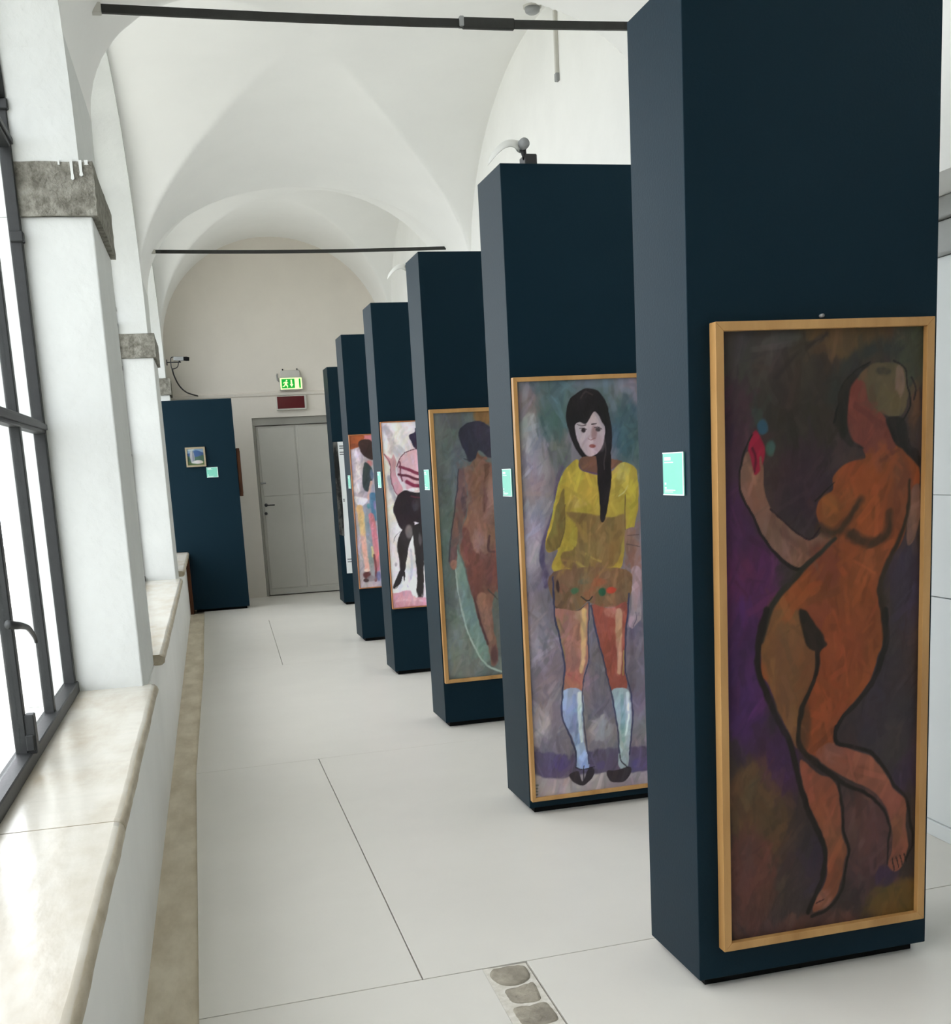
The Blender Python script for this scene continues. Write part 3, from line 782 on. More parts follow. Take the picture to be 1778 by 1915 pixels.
  ('l',(40,34,44),0.0023,[(0.217,0.197),(0.248,0.182),(0.304,0.193)],0.0053,0.0053),
  ('l',(40,34,44),0.0024,[(0.425,0.233),(0.43,0.202),(0.467,0.167)],0.0053,0.0053),
  ('l',(40,34,44),0.0023,[(0.255,0.199),(0.249,0.127)],0.0053,0.0053),
  ('l',(58,60,88),0.0034,[(0.145,1.055),(0.145,0.912),(0.162,0.796),(0.182,0.66),(0.171,0.561),(0.164,0.444),(0.196,0.339),(0.221,0.269),(0.217,0.203)],0.0079,0.0079),
  ('l',(58,60,88),0.0034,[(0.306,0.928),(0.299,0.783),(0.292,0.667),(0.263,0.546),(0.264,0.403),(0.28,0.208)],0.0052,0.0052),
  ('l',(58,60,88),0.0034,[(0.314,0.915),(0.344,0.762),(0.38,0.593),(0.4,0.508),(0.42,0.355),(0.425,0.239)],0.0069,0.0069),
  ('l',(58,60,88),0.0035,[(0.492,0.959),(0.471,0.738),(0.47,0.608),(0.493,0.498),(0.493,0.378),(0.476,0.227)],0.0069,0.0069),
  ('l',(58,60,88),0.0034,[(0.144,0.927),(0.148,0.883),(0.168,0.778)],0.0057,0.0057),
  ('b',(90,92,84),0.012,0.156,0.0081,0.0058,0.8),
  ('b',(90,92,84),0.034,0.138,0.0082,0.0058,0.8),
  ('b',(90,92,84),0.032,0.123,0.0082,0.0058,0.8),
  ('b',(90,92,84),0.029,0.109,0.0082,0.0058,0.8),
  ('b',(90,92,84),0.027,0.094,0.0082,0.0058,0.8)],2:[('b',(100,108,106),0.072,1.687,0.1081,0.2702,1.0),
  ('b',(92,96,100),0.145,1.824,0.09,0.072,1.0),
  ('b',(134,96,50),0.342,1.834,0.0815,0.0634,1.0),
  ('b',(120,100,70),0.508,1.756,0.1461,0.137,1.0),
  ('b',(96,112,104),0.068,1.149,0.0914,0.3656,1.0),
  ('b',(112,124,116),0.139,0.588,0.1488,0.2791,1.0),
  ('b',(98,106,102),0.439,0.751,0.1872,0.468,1.0),
  ('b',(86,92,94),0.075,1.419,0.0544,0.1361,0.6),
  ('b',(124,126,122),0.155,0.359,0.1311,0.0749,0.8),
  ('b',(84,96,90),0.053,0.736,0.0554,0.1478,0.5),
  ('p',(122,150,138),0.0092,[(0.125,1.072),(0.112,0.944),(0.122,0.777),(0.152,0.634),(0.201,0.488),(0.264,0.387),(0.295,0.432),(0.238,0.626),(0.191,0.817),(0.152,0.978)]),
  ('l',(168,186,176),0.0055,[(0.109,0.963),(0.117,0.823),(0.137,0.682),(0.179,0.528),(0.236,0.409),(0.3,0.34),(0.397,0.312),(0.479,0.366)],0.0074,0.0147),
  ('p',(140,96,80),0.0073,[(0.27,1.633),(0.327,1.567),(0.44,1.534),(0.476,1.487),(0.48,1.35),(0.44,1.252),(0.426,1.17),(0.455,1.076),(0.46,0.983),(0.405,0.847),(0.38,0.755),(0.344,0.805),(0.32,0.713),(0.324,0.571),(0.346,0.436),(0.333,0.361),(0.301,0.353),(0.286,0.433),(0.271,0.519),(0.238,0.626),(0.214,0.722),(0.193,0.864),(0.162,0.977),(0.143,1.07),(0.164,1.188),(0.197,1.268),(0.212,1.366),(0.206,1.448),(0.184,1.521),(0.242,1.563)]),
  ('p',(120,72,64),0.011,[(0.164,1.179),(0.153,1.07),(0.166,0.977),(0.207,0.77),(0.266,0.783),(0.344,0.805),(0.405,0.847),(0.451,0.993),(0.357,1.046),(0.289,1.028),(0.224,1.06),(0.202,1.176)]),
  ('b',(168,116,104),0.264,1.108,0.0498,0.0737,0.9),
  ('b',(134,92,72),0.255,1.445,0.0456,0.1004,0.7),
  ('l',(104,68,56),0.0128,[(0.331,1.54),(0.32,1.423),(0.298,1.279)],0.031,0.0183),
  ('b',(168,120,104),0.346,1.386,0.0367,0.1192,0.6),
  ('l',(92,58,60),0.0092,[(0.323,1.131),(0.314,1.049),(0.356,1.037)],0.0148,0.0148),
  ('l',(164,112,92),0.013,[(0.26,0.775),(0.278,0.651),(0.3,0.517)],0.0558,0.0316),
  ('b',(104,66,66),0.319,0.42,0.0263,0.0658,0.9),
  ('l',(94,58,56),0.0074,[(0.213,0.778),(0.243,0.626),(0.279,0.49)],0.013,0.013),
  ('p',(116,84,80),0.0073,[(0.194,1.534),(0.163,1.522),(0.142,1.415),(0.124,1.308),(0.099,1.192),(0.085,1.056),(0.071,0.993),(0.095,0.947),(0.116,0.999),(0.131,1.099),(0.165,1.206),(0.198,1.304),(0.204,1.412)]),
  ('b',(150,106,86),0.122,1.181,0.022,0.0823,0.6),
  ('b',(168,114,92),0.1,0.982,0.0202,0.0331,0.9),
  ('l',(66,62,70),0.0054,[(0.164,1.531),(0.145,1.415),(0.126,1.308),(0.095,1.165),(0.073,1.002)],0.0073,0.0073),
  ('b',(84,66,72),0.183,1.341,0.0183,0.0913,0.7),
  ('l',(124,80,62),0.0091,[(0.27,1.633),(0.291,1.596),(0.328,1.585)],0.0182,0.0182),
  ('p',(52,50,66),0.0072,[(0.173,1.748),(0.218,1.786),(0.293,1.798),(0.353,1.771),(0.398,1.734),(0.413,1.67),(0.386,1.596),(0.338,1.592),(0.289,1.636),(0.264,1.588),(0.224,1.572),(0.21,1.618),(0.184,1.681)]),
  ('b',(62,56,76),0.317,1.728,0.0545,0.0454,0.6),
  ('l',(60,60,66),0.0036,[(0.217,1.608),(0.22,1.582),(0.197,1.592)],0.0045,0.0045),
  ('l',(70,66,66),0.0056,[(0.301,0.818),(0.351,0.758)],0.0074,0.0074),
  ('b',(120,128,124),0.38,0.357,0.0566,0.0472,0.6)],3:[('b',(216,206,212),0.204,1.801,0.3295,0.204,1.0),
  ('b',(204,200,184),0.038,1.235,0.0711,0.3953,1.0),
  ('b',(214,208,212),0.143,0.872,0.1598,0.3196,1.0),
  ('b',(212,206,210),0.437,1.131,0.2083,0.7211,1.0),
  ('l',(164,160,166),0.0234,[(0.048,1.854),(0.083,1.776),(0.102,1.706),(0.076,1.676)],0.0468,0.0312),
  ('b',(176,172,190),0.132,1.681,0.0471,0.0471,0.8),
  ('b',(196,190,204),0.222,1.715,0.0551,0.0315,0.7),
  ('l',(150,148,152),0.0126,[(0.048,1.5),(0.057,1.406),(0.084,1.326)],0.0267,0.0267),
  ('p',(206,160,172),0.0047,[(0.136,1.619),(0.179,1.663),(0.268,1.682),(0.372,1.662),(0.416,1.589),(0.41,1.488),(0.355,1.389),(0.265,1.378),(0.177,1.399),(0.164,1.447),(0.119,1.496),(0.115,1.574)]),
  ('l',(128,44,70),0.0063,[(0.132,1.565),(0.187,1.547),(0.282,1.51),(0.404,1.527)],0.0205,0.0268),
  ('l',(96,36,54),0.0063,[(0.121,1.511),(0.2,1.492),(0.279,1.464),(0.401,1.465)],0.0173,0.0205),
  ('l',(136,40,70),0.0079,[(0.181,1.454),(0.267,1.417),(0.374,1.427)],0.0269,0.0269),
  ('l',(110,44,62),0.0047,[(0.135,1.604),(0.138,1.526),(0.149,1.463)],0.011,0.011),
  ('p',(200,138,150),0.0047,[(0.023,1.667),(0.072,1.626),(0.089,1.66),(0.111,1.605),(0.098,1.528),(0.125,1.457),(0.149,1.401),(0.118,1.354),(0.08,1.389),(0.063,1.468),(0.061,1.561)]),
  ('l',(112,52,70),0.0031,[(0.023,1.667),(0.062,1.592),(0.064,1.483),(0.081,1.397),(0.11,1.356)],0.0055,0.0055),
  ('l',(96,44,60),0.0031,[(0.179,1.667),(0.228,1.68),(0.269,1.69)],0.0063,0.0063),
  ('l',(96,44,60),0.0031,[(0.112,1.566),(0.136,1.619),(0.179,1.663)],0.0063,0.0063),
  ('b',(232,220,224),0.226,1.396,0.0475,0.0143,1.0),
  ('p',(44,34,39),0.0047,[(0.161,1.392),(0.208,1.382),(0.264,1.369),(0.371,1.38),(0.405,1.268),(0.374,1.167),(0.274,1.141),(0.21,1.153),(0.125,1.102),(0.082,1.185),(0.066,1.257),(0.093,1.341)]),
  ('b',(66,60,70),0.234,1.278,0.0318,0.0477,0.7),
  ('l',(90,40,56),0.0063,[(0.206,1.347),(0.27,1.331),(0.368,1.341)],0.0127,0.0127),
  ('p',(48,42,43),0.0048,[(0.21,1.153),(0.125,1.102),(0.076,0.996),(0.086,0.876),(0.089,0.796),(0.123,0.792),(0.147,0.911),(0.185,1.028),(0.216,1.098)]),
  ('b',(118,106,106),0.173,1.085,0.0318,0.0557,0.8),
  ('p',(44,37,39),0.0032,[(0.081,0.797),(0.125,0.785),(0.111,0.71),(0.102,0.755),(0.074,0.693),(0.039,0.665),(0.028,0.688)]),
  ('l',(190,180,180),0.0024,[(0.039,0.67),(0.082,0.7),(0.104,0.755)],0.004,0.004),
  ('p',(46,41,41),0.0048,[(0.209,1.122),(0.323,1.146),(0.32,1.059),(0.277,0.902),(0.264,0.702),(0.252,0.598),(0.227,0.531),(0.194,0.536),(0.185,0.603),(0.21,0.706),(0.21,0.907),(0.202,1.027)]),
  ('b',(96,88,86),0.254,1.023,0.016,0.0559,0.7),
  ('l',(150,142,142),0.0024,[(0.196,0.627),(0.195,0.554),(0.228,0.543),(0.245,0.615)],0.0032,0.0032),
  ('p',(48,40,66),0.0047,[(0.219,1.789),(0.265,1.814),(0.275,1.844),(0.343,1.845),(0.383,1.777),(0.371,1.708),(0.308,1.672),(0.253,1.698),(0.232,1.746)]),
  ('b',(60,36,44),0.286,1.712,0.0315,0.0315,0.7),
  ('p',(196,132,146),0.0112,[(-0.005,0.619),(0.078,0.636),(0.152,0.638),(0.198,0.586),(0.529,0.567),(0.522,0.461),(-0.012,0.506)]),
  ('l',(206,160,172),0.0096,[(0.033,0.575),(0.156,0.573),(0.278,0.547)],0.016,0.016),
  ('b',(176,104,120),0.152,0.517,0.1208,0.0129,0.8),
  ('l',(226,222,226),0.0112,[(0.03,0.648),(0.095,0.655),(0.162,0.67),(0.198,0.594)],0.024,0.024),
  ('l',(176,176,190),0.0112,[(0.18,0.949),(0.178,0.789),(0.137,0.672)],0.016,0.016),
  ('l',(110,104,110),0.0032,[(0.108,1.089),(0.074,1.06),(0.051,1.014)],0.004,0.004),
  ('b',(150,146,150),0.055,0.846,0.0112,0.0191,0.8)],4:[('b',(176,160,172),0.046,1.561,0.1049,0.2862,1.0),
  ('b',(196,112,124),0.201,1.835,0.0953,0.0572,1.0),
  ('b',(160,150,160),0.317,1.547,0.144,0.3841,1.0),
  ('b',(128,138,144),0.117,0.938,0.087,0.3382,1.0),
  ('b',(140,140,150),0.329,0.876,0.1361,0.3888,1.0),
  ('p',(168,80,40),0.0095,[(-0.017,1.873),(0.131,1.866),(0.116,1.792),(0.061,1.757),(-0.002,1.751)]),
  ('b',(120,60,36),0.043,1.777,0.0475,0.019,0.7),
  ('l',(206,196,204),0.0285,[(0.048,1.711),(0.066,1.56),(0.044,1.392)],0.0381,0.0571),
  ('p',(58,40,38),0.0076,[(0.083,1.803),(0.133,1.827),(0.2,1.818),(0.238,1.739),(0.207,1.647),(0.146,1.669),(0.101,1.718)]),
  ('b',(196,112,116),0.171,1.611,0.0344,0.0325,1.0),
  ('p',(54,64,68),0.0076,[(0.138,1.627),(0.192,1.572),(0.198,1.496),(0.16,1.374),(0.118,1.373),(0.096,1.445),(0.109,1.558)]),
  ('b',(90,110,140),0.188,1.516,0.0192,0.0479,0.7),
  ('l',(200,156,140),0.0077,[(0.181,1.45),(0.159,1.376),(0.139,1.301)],0.023,0.023),
  ('p',(214,212,216),0.0134,[(0.01,1.327),(0.134,1.301),(0.081,1.238),(0.034,1.259)]),
  ('l',(72,118,150),0.0135,[(0.184,1.327),(0.177,1.222),(0.189,1.116)],0.0577,0.0346),
  ('b',(140,110,170),0.193,1.24,0.0116,0.0481,0.7),
  ('b',(70,140,140),0.139,1.234,0.0192,0.0288,0.8),
  ('l',(216,172,110),0.0154,[(0.055,1.22),(0.065,1.086),(0.069,0.942)],0.0634,0.048),
  ('l',(216,158,146),0.0135,[(0.064,0.942),(0.078,0.797),(0.083,0.661)],0.0482,0.0482),
  ('l',(196,110,120),0.0096,[(0.157,1.147),(0.176,0.934),(0.176,0.663)],0.052,0.0482),
  ('l',(196,110,120),0.0097,[(0.288,1.139),(0.274,0.928),(0.265,0.657)],0.0522,0.0483),
  ('l',(206,180,120),0.0097,[(0.141,0.86),(0.145,0.782)],0.0194,0.0194),
  ('l',(118,60,64),0.0078,[(0.156,0.791),(0.167,0.674),(0.154,0.558)],0.0194,0.0194),
  ('b',(96,48,52),0.079,0.612,0.0388,0.0388,1.0),
  ('b',(224,196,186),0.082,0.656,0.0291,0.0155,1.0),
  ('b',(128,116,126),0.121,0.58,0.0486,0.0292,0.8),
  ('b',(70,50,54),0.066,0.564,0.0291,0.0194,1.0),
  ('b',(80,90,130),0.186,0.594,0.0292,0.0487,0.7)]}
def vnoise(nu, nv, su, sv, seed):
    """smooth value noise sampled on an nv x nu grid with cells of size su, sv (in samples)"""
    r = np.random.RandomState(seed)
    gu, gv = int(nu / su) + 3, int(nv / sv) + 3
    g = r.rand(gv, gu)
    u = np.arange(nu) / su; v = np.arange(nv) / sv
    iu, iv = u.astype(int), v.astype(int)
    fu, fv = u - iu, v - iv
    fu = fu * fu * (3 - 2 * fu); fv = fv * fv * (3 - 2 * fv)
    a = g[iv][:, iu] * (1 - fu) + g[iv][:, iu + 1] * fu
    b = g[iv + 1][:, iu] * (1 - fu) + g[iv + 1][:, iu + 1] * fu
    return a * (1 - fv)[:, None] + b * fv[:, None]

def seg_dist(px, py, A, B):
    """distance of points to segments A->B and the parameter along the whole polyline"""
    best = np.full(px.shape, 1e9); par = np.zeros(px.shape)
    m = len(A)
    for k in range(m):
        ax, ay = A[k]; bx_, by = B[k]
        dx, dy = bx_ - ax, by - ay
        l2 = dx * dx + dy * dy + 1e-12
        t = np.clip(((px - ax) * dx + (py - ay) * dy) / l2, 0, 1)
        d = (px - ax - t * dx) ** 2 + (py - ay - t * dy) ** 2
        w = d < best
        best = np.where(w, d, best)
        par = np.where(w, (k + t) / m, par)
    return np.sqrt(best), par

def inside(px, py, P):
    r = np.zeros(px.shape, bool)
    m = len(P)
    for k in range(m):
        ax, ay = P[k]; bx_, by = P[(k + 1) % m]
        if ay == by:
            continue
        c = ((ay > py) != (by > py)) & (px < (bx_ - ax) * (py - ay) / (by - ay) + ax)
        r ^= c
    return r

def paint_grid(shapes, base, u0, u1, z0, z1, step, seed, gain, sat, brush):
    nu, nv = int((u1 - u0) / step) + 1, int((z1 - z0) / step) + 1
    uu = np.linspace(u0, u1, nu); zz = np.linspace(z0, z1, nv)
    # brush wobble so that edges look hand painted
    k = step / 0.003
    wu = (vnoise(nu, nv, 14 / k, 22 / k, seed) - .5) * 0.007 + (vnoise(nu, nv, 5 / k, 7 / k, seed + 1) - .5) * 0.004
    wz = (vnoise(nu, nv, 14 / k, 22 / k, seed + 2) - .5) * 0.007
    GU, GZ = np.meshgrid(uu, zz)
    GU = GU + wu; GZ = GZ + wz
    img = np.empty((nv, nu, 3)); img[:] = base
    for s in shapes:
        c = np.array(s[1], float)
        if s[0] == 'b':
            _, _, u, z, ru, rz, al = s
            d = ((GU - u) / ru) ** 2 + ((GZ - z) / rz) ** 2
            a = al * np.clip(1.35 - d, 0, 1)
            a = a * a * (3 - 2 * a)
            img += (c - img) * a[..., None]
            continue
        soft = max(s[2], step * .6)
        P = curve_pts(s[3], 5, s[0] == 'p')
        pad = soft + (max(s[4], s[5]) if s[0] == 'l' else 0) + 0.012
        cu = (uu > P[:, 0].min() - pad) & (uu < P[:, 0].max() + pad)
        cz = (zz > P[:, 1].min() - pad) & (zz < P[:, 1].max() + pad)
        if not cu.any() or not cz.any():
            continue
        iu0, iu1 = np.where(cu)[0][[0, -1]]; iz0, iz1 = np.where(cz)[0][[0, -1]]
        sl = (slice(iz0, iz1 + 1), slice(iu0, iu1 + 1))
        gu, gz = GU[sl], GZ[sl]
        if s[0] == 'p':
            d, _ = seg_dist(gu, gz, P, np.roll(P, -1, axis=0))
            d = np.where(inside(gu, gz, P), d, -d)
            a = np.clip(d / soft + .5, 0, 1)
        else:
            d, t = seg_dist(gu, gz, P[:-1], P[1:])
            w = (s[4] + (s[5] - s[4]) * t) / 2
            a = np.clip((w - d) / soft + .5, 0, 1)
        img[sl] += (c - img[sl]) * a[..., None]
    # short brush strokes that pick up the colour beneath them and stay inside its patch
    rs = np.random.RandomState(seed + 40)
    for _ in range(int(1500 * (u1 - u0) * (z1 - z0) / 1.1) if brush > 0 else 0):
        cu_, cz_ = rs.uniform(u0, u1), rs.uniform(z0, z1)
        an = rs.normal(1.35, .55)
        ln, wd = rs.uniform(.02, .07), rs.uniform(.005, .014)
        dx, dz = math.cos(an) * ln, math.sin(an) * ln
        i0, i1 = np.searchsorted(uu, [cu_ - abs(dx) - wd, cu_ + abs(dx) + wd])
        j0, j1 = np.searchsorted(zz, [cz_ - abs(dz) - wd, cz_ + abs(dz) + wd])
        if i1 - i0 < 2 or j1 - j0 < 2:
            continue
        c0 = img[min(int((cz_ - z0) / (z1 - z0) * (nv - 1)), nv - 1), min(int((cu_ - u0) / (u1 - u0) * (nu - 1)), nu - 1)].copy()
        sl = (slice(j0, j1), slice(i0, i1))
        gu, gz = GU[sl] - cu_, GZ[sl] - cz_
        al = (gu * dx + gz * dz) / ln
        ac = np.abs(-gu * dz + gz * dx) / ln
        a = np.clip((ln - np.abs(al)) / .012, 0, 1) * np.clip((wd - ac) / .004, 0, 1)
        df = np.abs(img[sl] - c0).max(axis=2)
        a *= np.exp(-(df / (10 + .12 * c0.max())) ** 2) * .75
        tone = 1 + rs.uniform(-.16, .17) * brush
        c1 = c0 * tone * np.array([rs.uniform(.96, 1.04), 1, rs.uniform(.95, 1.05)])
        img[sl] += (c1 - img[sl]) * a[..., None]
    # fine tone changes
    n1 = vnoise(nu, nv, 12 / k, 20 / k, seed + 5) - .5
    n2 = vnoise(nu, nv, 5 / k, 6 / k, seed + 6) - .5
    n3 = vnoise(nu, nv, 30 / k, 50 / k, seed + 7) - .5
    img *= (1 + 0.07 * n1 + 0.04 * n2 + 0.12 * n3)[..., None]
    img[..., 0] *= 1 + 0.10 * (vnoise(nu, nv, 22 / k, 30 / k, seed + 8) - .5)
    img[..., 2] *= 1 + 0.14 * (vnoise(nu, nv, 20 / k, 40 / k, seed + 9) - .5)
    img = img.mean(axis=2, keepdims=True) * (1 - sat) + img * sat
    x = np.clip(img, 0, 255) / 255
    x = np.where(x <= 0.04045, x / 12.92, ((x + .055) / 1.055) ** 2.4) * gain
    return np.clip(x, 0, .92), nu, nv

def canvas(name, shapes, base, u0, u1, z0, z1, step, seed, gain, yoff, parent, sat=1.0, brush=0.0):
    rgb, nu, nv = paint_grid(shapes, base, u0, u1, z0, z1, step, seed, gain, sat, brush)
    co = np.zeros((nv, nu, 3), np.float32)
    co[..., 0] = np.linspace(u0, u1, nu)[None, :]
    co[..., 1] = yoff
    co[..., 2] = np.linspace(z0, z1, nv)[:, None]
    idx = np.arange(nu * nv).reshape(nv, nu)
    q = np.stack([idx[:-1, :-1], idx[:-1, 1:], idx[1:, 1:], idx[1:, :-1]], -1).reshape(-1, 4)
    me = bpy.data.meshes.new(name)
    me.vertices.add(nu * nv)
    me.vertices.foreach_set('co', co.ravel())
    me.loops.add(q.size)
    me.loops.foreach_set('vertex_index', q.ravel().astype(np.int32))
    me.polygons.add(len(q))
    me.polygons.foreach_set('loop_start', (np.arange(len(q)) * 4).astype(np.int32))
    me.update(calc_edges=True)
    at = me.color_attributes.new('paint', 'FLOAT_COLOR', 'POINT')
    rgba = np.ones((nu * nv, 4), np.float32)
    rgba[:, :3] = rgb.reshape(-1, 3)
    at.data.foreach_set('color', rgba.ravel())
    me.validate()
    return obj(name, me, canvas_mat(name + '_paint'), parent)

def frame_rails(root, u0, u1, z0, z1, w, depth, material, back=0.0):
    """four mitred rails around the rectangle, front at y=-depth"""
    def rail(pts):
        return prism('frame_rail', pts, 'Y', back, -depth, material, root, .0015)
    rail([(u0, z0), (u1, z0), (u1 - w, z0 + w), (u0 + w, z0 + w)])
    rail([(u0, z1), (u0 + w, z1 - w), (u1 - w, z1 - w), (u1, z1)])
    rail([(u0, z0), (u0 + w, z0 + w), (u0 + w, z1 - w), (u0, z1)])
    rail([(u1, z0), (u1, z1), (u1 - w, z1 - w), (u1 - w, z0 + w)])

PICS = [  # label, frame outer rect, rail width, depth, material, base colour, step, gain
    ('tall gilt-framed painting of an orange nude holding a red flower', (.062, .724, .125, 1.884), .024, .036, GOLD, (58, 46, 44), .003),
    ('tall gilt-framed painting of a girl in yellow top, shorts and pale socks', (.004, .722, .066, 1.897), .018, .030, GOLD, (120, 112, 120), .0032),
    ('gilt-framed grey green painting of a nude walking away with a white cloth', (.006, .668, .276, 1.874), .022, .030, GOLD, (100, 108, 106), .004),
    ('thin-framed white painting of a woman in black skirt and stockings', (.008, .612, .512, 1.897), .008, .026, THINWOOD, (206, 198, 202), .005),
    ('thin-framed lilac, orange and pink painting of a dark-haired figure', (.0, .56, .492, 1.874), .009, .026, THINWOOD, (170, 156, 166), .006)]
GAINS = [1.0, 1.12, 1.1, 1.35, 1.3]
SATS = [0.95, 0.86, 0.8, 0.8, 0.82]
for k, (label, (u0, u1, z0, z1), w, dp, fm, base, step) in enumerate(PICS):
    zc = z0
    root = tag(empty('painting', (PX, YP[k], 0), PTH), label, 'painting', 'figure paintings on the panels')
    # origin at the bottom edge of the picture
    c = math.cos(PTH); s = math.sin(PTH)
    root.location = (PX - .001 * -s, YP[k] - .001 * c, z0)
    sh = []
    for q in PAINT[k]:
        if q[0] == 'b':
            sh.append((q[0], q[1], q[2], q[3] - z0) + tuple(q[4:]))
        else:
            sh.append((q[0], q[1], q[2], [(a, b - z0) for a, b in q[3]]) + tuple(q[4:]))
    frame_rails(root, u0, u1, 0, z1 - z0, w, dp, fm)
    box('backing_board', u0 + w * .3, u1 - w * .3, -.012, 0.0, w * .3, z1 - z0 - w * .3, BLACK, root)
    canvas('canvas', sh, base, u0 + w * .9, u1 - w * .9, w * .9, z1 - z0 - w * .9, step, 11 + 20 * k, GAINS[k], -.018, root, SATS[k], (.7, .75, .5, .3, .5)[k])
    if k == 0:
        tube('hanging_screw', [(.392, .002, z1 - z0 + .012), (.392, -.012, z1 - z0 + .012)], .005, GREYMETAL, root, 10)

# white poster on the farthest panel
pr = tag(empty('poster', (1.455, 13.418, .372), PTH), 'white vertical poster with a dark photo strip on the farthest panel', 'poster')
box('poster_sheet', .058, .70, -.012, 0.0, 0, 1.525, CLADDING, pr, .002, 1)
PHOTO = mat('dark_monochrome_photo', (120, 120, 116), 0.5, 0.3, rgb2=(16, 16, 16), vscale=7, lo=.45, hi=.75, stretch=(1.6, 1, .8))
prism('photo_strip', [(.004, .46), (.06, .44), (.066, .8), (.062, 1.2), (.056, 1.524), (.004, 1.524)], 'Y', -.0135, -.002, PHOTO, pr)
INK = mat('grey_ink', (110, 112, 112), 0.6, 0.2, var=0.1)
for z, wd in ((1.47, .1), (1.445, .08), (1.40, .1), (1.375, .06), (.86, .02), (.84, .02), (.16, .08), (.13, .06)):
    box('text_line', .075, .075 + wd, -.0132, -.0115, z, z + .012, INK, pr)

# small landscape on the low panel, and a picture on its side
lr = tag(empty('landscape_painting', (-.21, 13.868, 1.703), 0), 'small gilt-framed landscape with blue mountain and pale tower', 'painting')
frame_rails(lr, 0, .225, 0, .225, .02, .03, mat('aged_grey_gilt', (160, 148, 122), .5, .3, var=.15, vscale=20))
LAND = [('p', (150, 176, 206), .01, [(0, .225), (.225, .225), (.225, .12), (0, .12)]),
        ('p', (206, 214, 222), .008, [(.02, .225), (.1, .225), (.09, .19), (.03, .185)]),
        ('p', (70, 100, 150), .006, [(0, .14), (.06, .165), (.12, .19), (.18, .17), (.225, .15), (.225, .1), (0, .1)]),
        ('p', (78, 112, 96), .008, [(0, .12), (.1, .11), (.225, .13), (.225, .0), (0, .0)]),
        ('p', (96, 120, 74), .006, [(0, .06), (.1, .045), (.225, .06), (.225, .0), (0, .0)]),
        ('p', (190, 190, 196), .004, [(.055, .06), (.05, .17), (.09, .172), (.095, .06)]),
        ('p', (140, 146, 160), .004, [(.075, .06), (.075, .172), (.09, .172), (.095, .06)]),
        ('p', (224, 220, 214), .006, [(.06, .05), (.12, .075), (.18, .07), (.19, .045), (.12, .035)])]
canvas('canvas', LAND, (120, 140, 150), .018, .207, .018, .207, .004, 5, 0.62, -.018, lr)
sr = tag(empty('side_picture', (.369, 13.92, 1.335), 0), 'brown-framed picture seen edge-on at the side of the low panel', 'painting')
box('wooden_frame', 0, .042, 0, .26, 0, .56, BROWNWOOD, sr, .004, 1)
box('picture_face', .042, .045, .03, .23, .03, .53, BLACK, sr)
tag(box('wooden_board', -.329, -.288, 13.84, 14.3, -.029, .655, BROWNWOOD, None, .004, 1), 'dark brown wooden board standing between sill wall and low panel', 'board')

# mint caption cards ------------------------------------------------------
def caption(loc, rz, label, w=.14, h=.118, top=True):
    root = tag(empty('caption_card', loc, rz), label, 'caption card', 'mint caption cards')
    box('card', -w / 2, w / 2, -.004, 0, 0, h, MINT, root, .0008, 1)
    t = -.0046
    box('card_edge', w / 2 - .006, w / 2, t, -.0035, 0, h, WHITE, root)
    box('card_edge', -w / 2, w / 2 - .006, t, -.0035, 0, .003, WHITE, root)
    box('card_edge', -w / 2, w / 2 - .006, t, -.0035, h - .003, h, WHITE, root)
    x = -w / 2 + .012
    for z, l, th in ((h - .022, .042, .009), (h - .029, .058, .003), (.029, .01, .006), (.018, .012, .004), (.0125, .07, .003), (.008, .055, .002)):
        box('text_line', x, x + l, t, -.0035, z, z + th, WHITE, root)
    return root
side = -math.pi / 2 + PTH
names = ['mint caption card on the side of the nearest navy panel',
         'mint caption card left of the girl in the yellow top',
         'mint caption card left of the nude with the white cloth',
         'mint caption card left of the woman in the black skirt',
         'mint caption card left of the orange and lilac painting, farthest of the row']
zs = [1.437, 1.408, 1.42, 1.42, 1.40]
for k in range(5):
    d = .104 if k else .100
    caption((PX - d * math.sin(PTH) - .0005, YP[k] + d * math.cos(PTH), zs[k]), side, names[k], .137)
caption((.075, 13.869, 1.572), 0.0, 'mint caption card beside the small landscape painting', .13, .118)

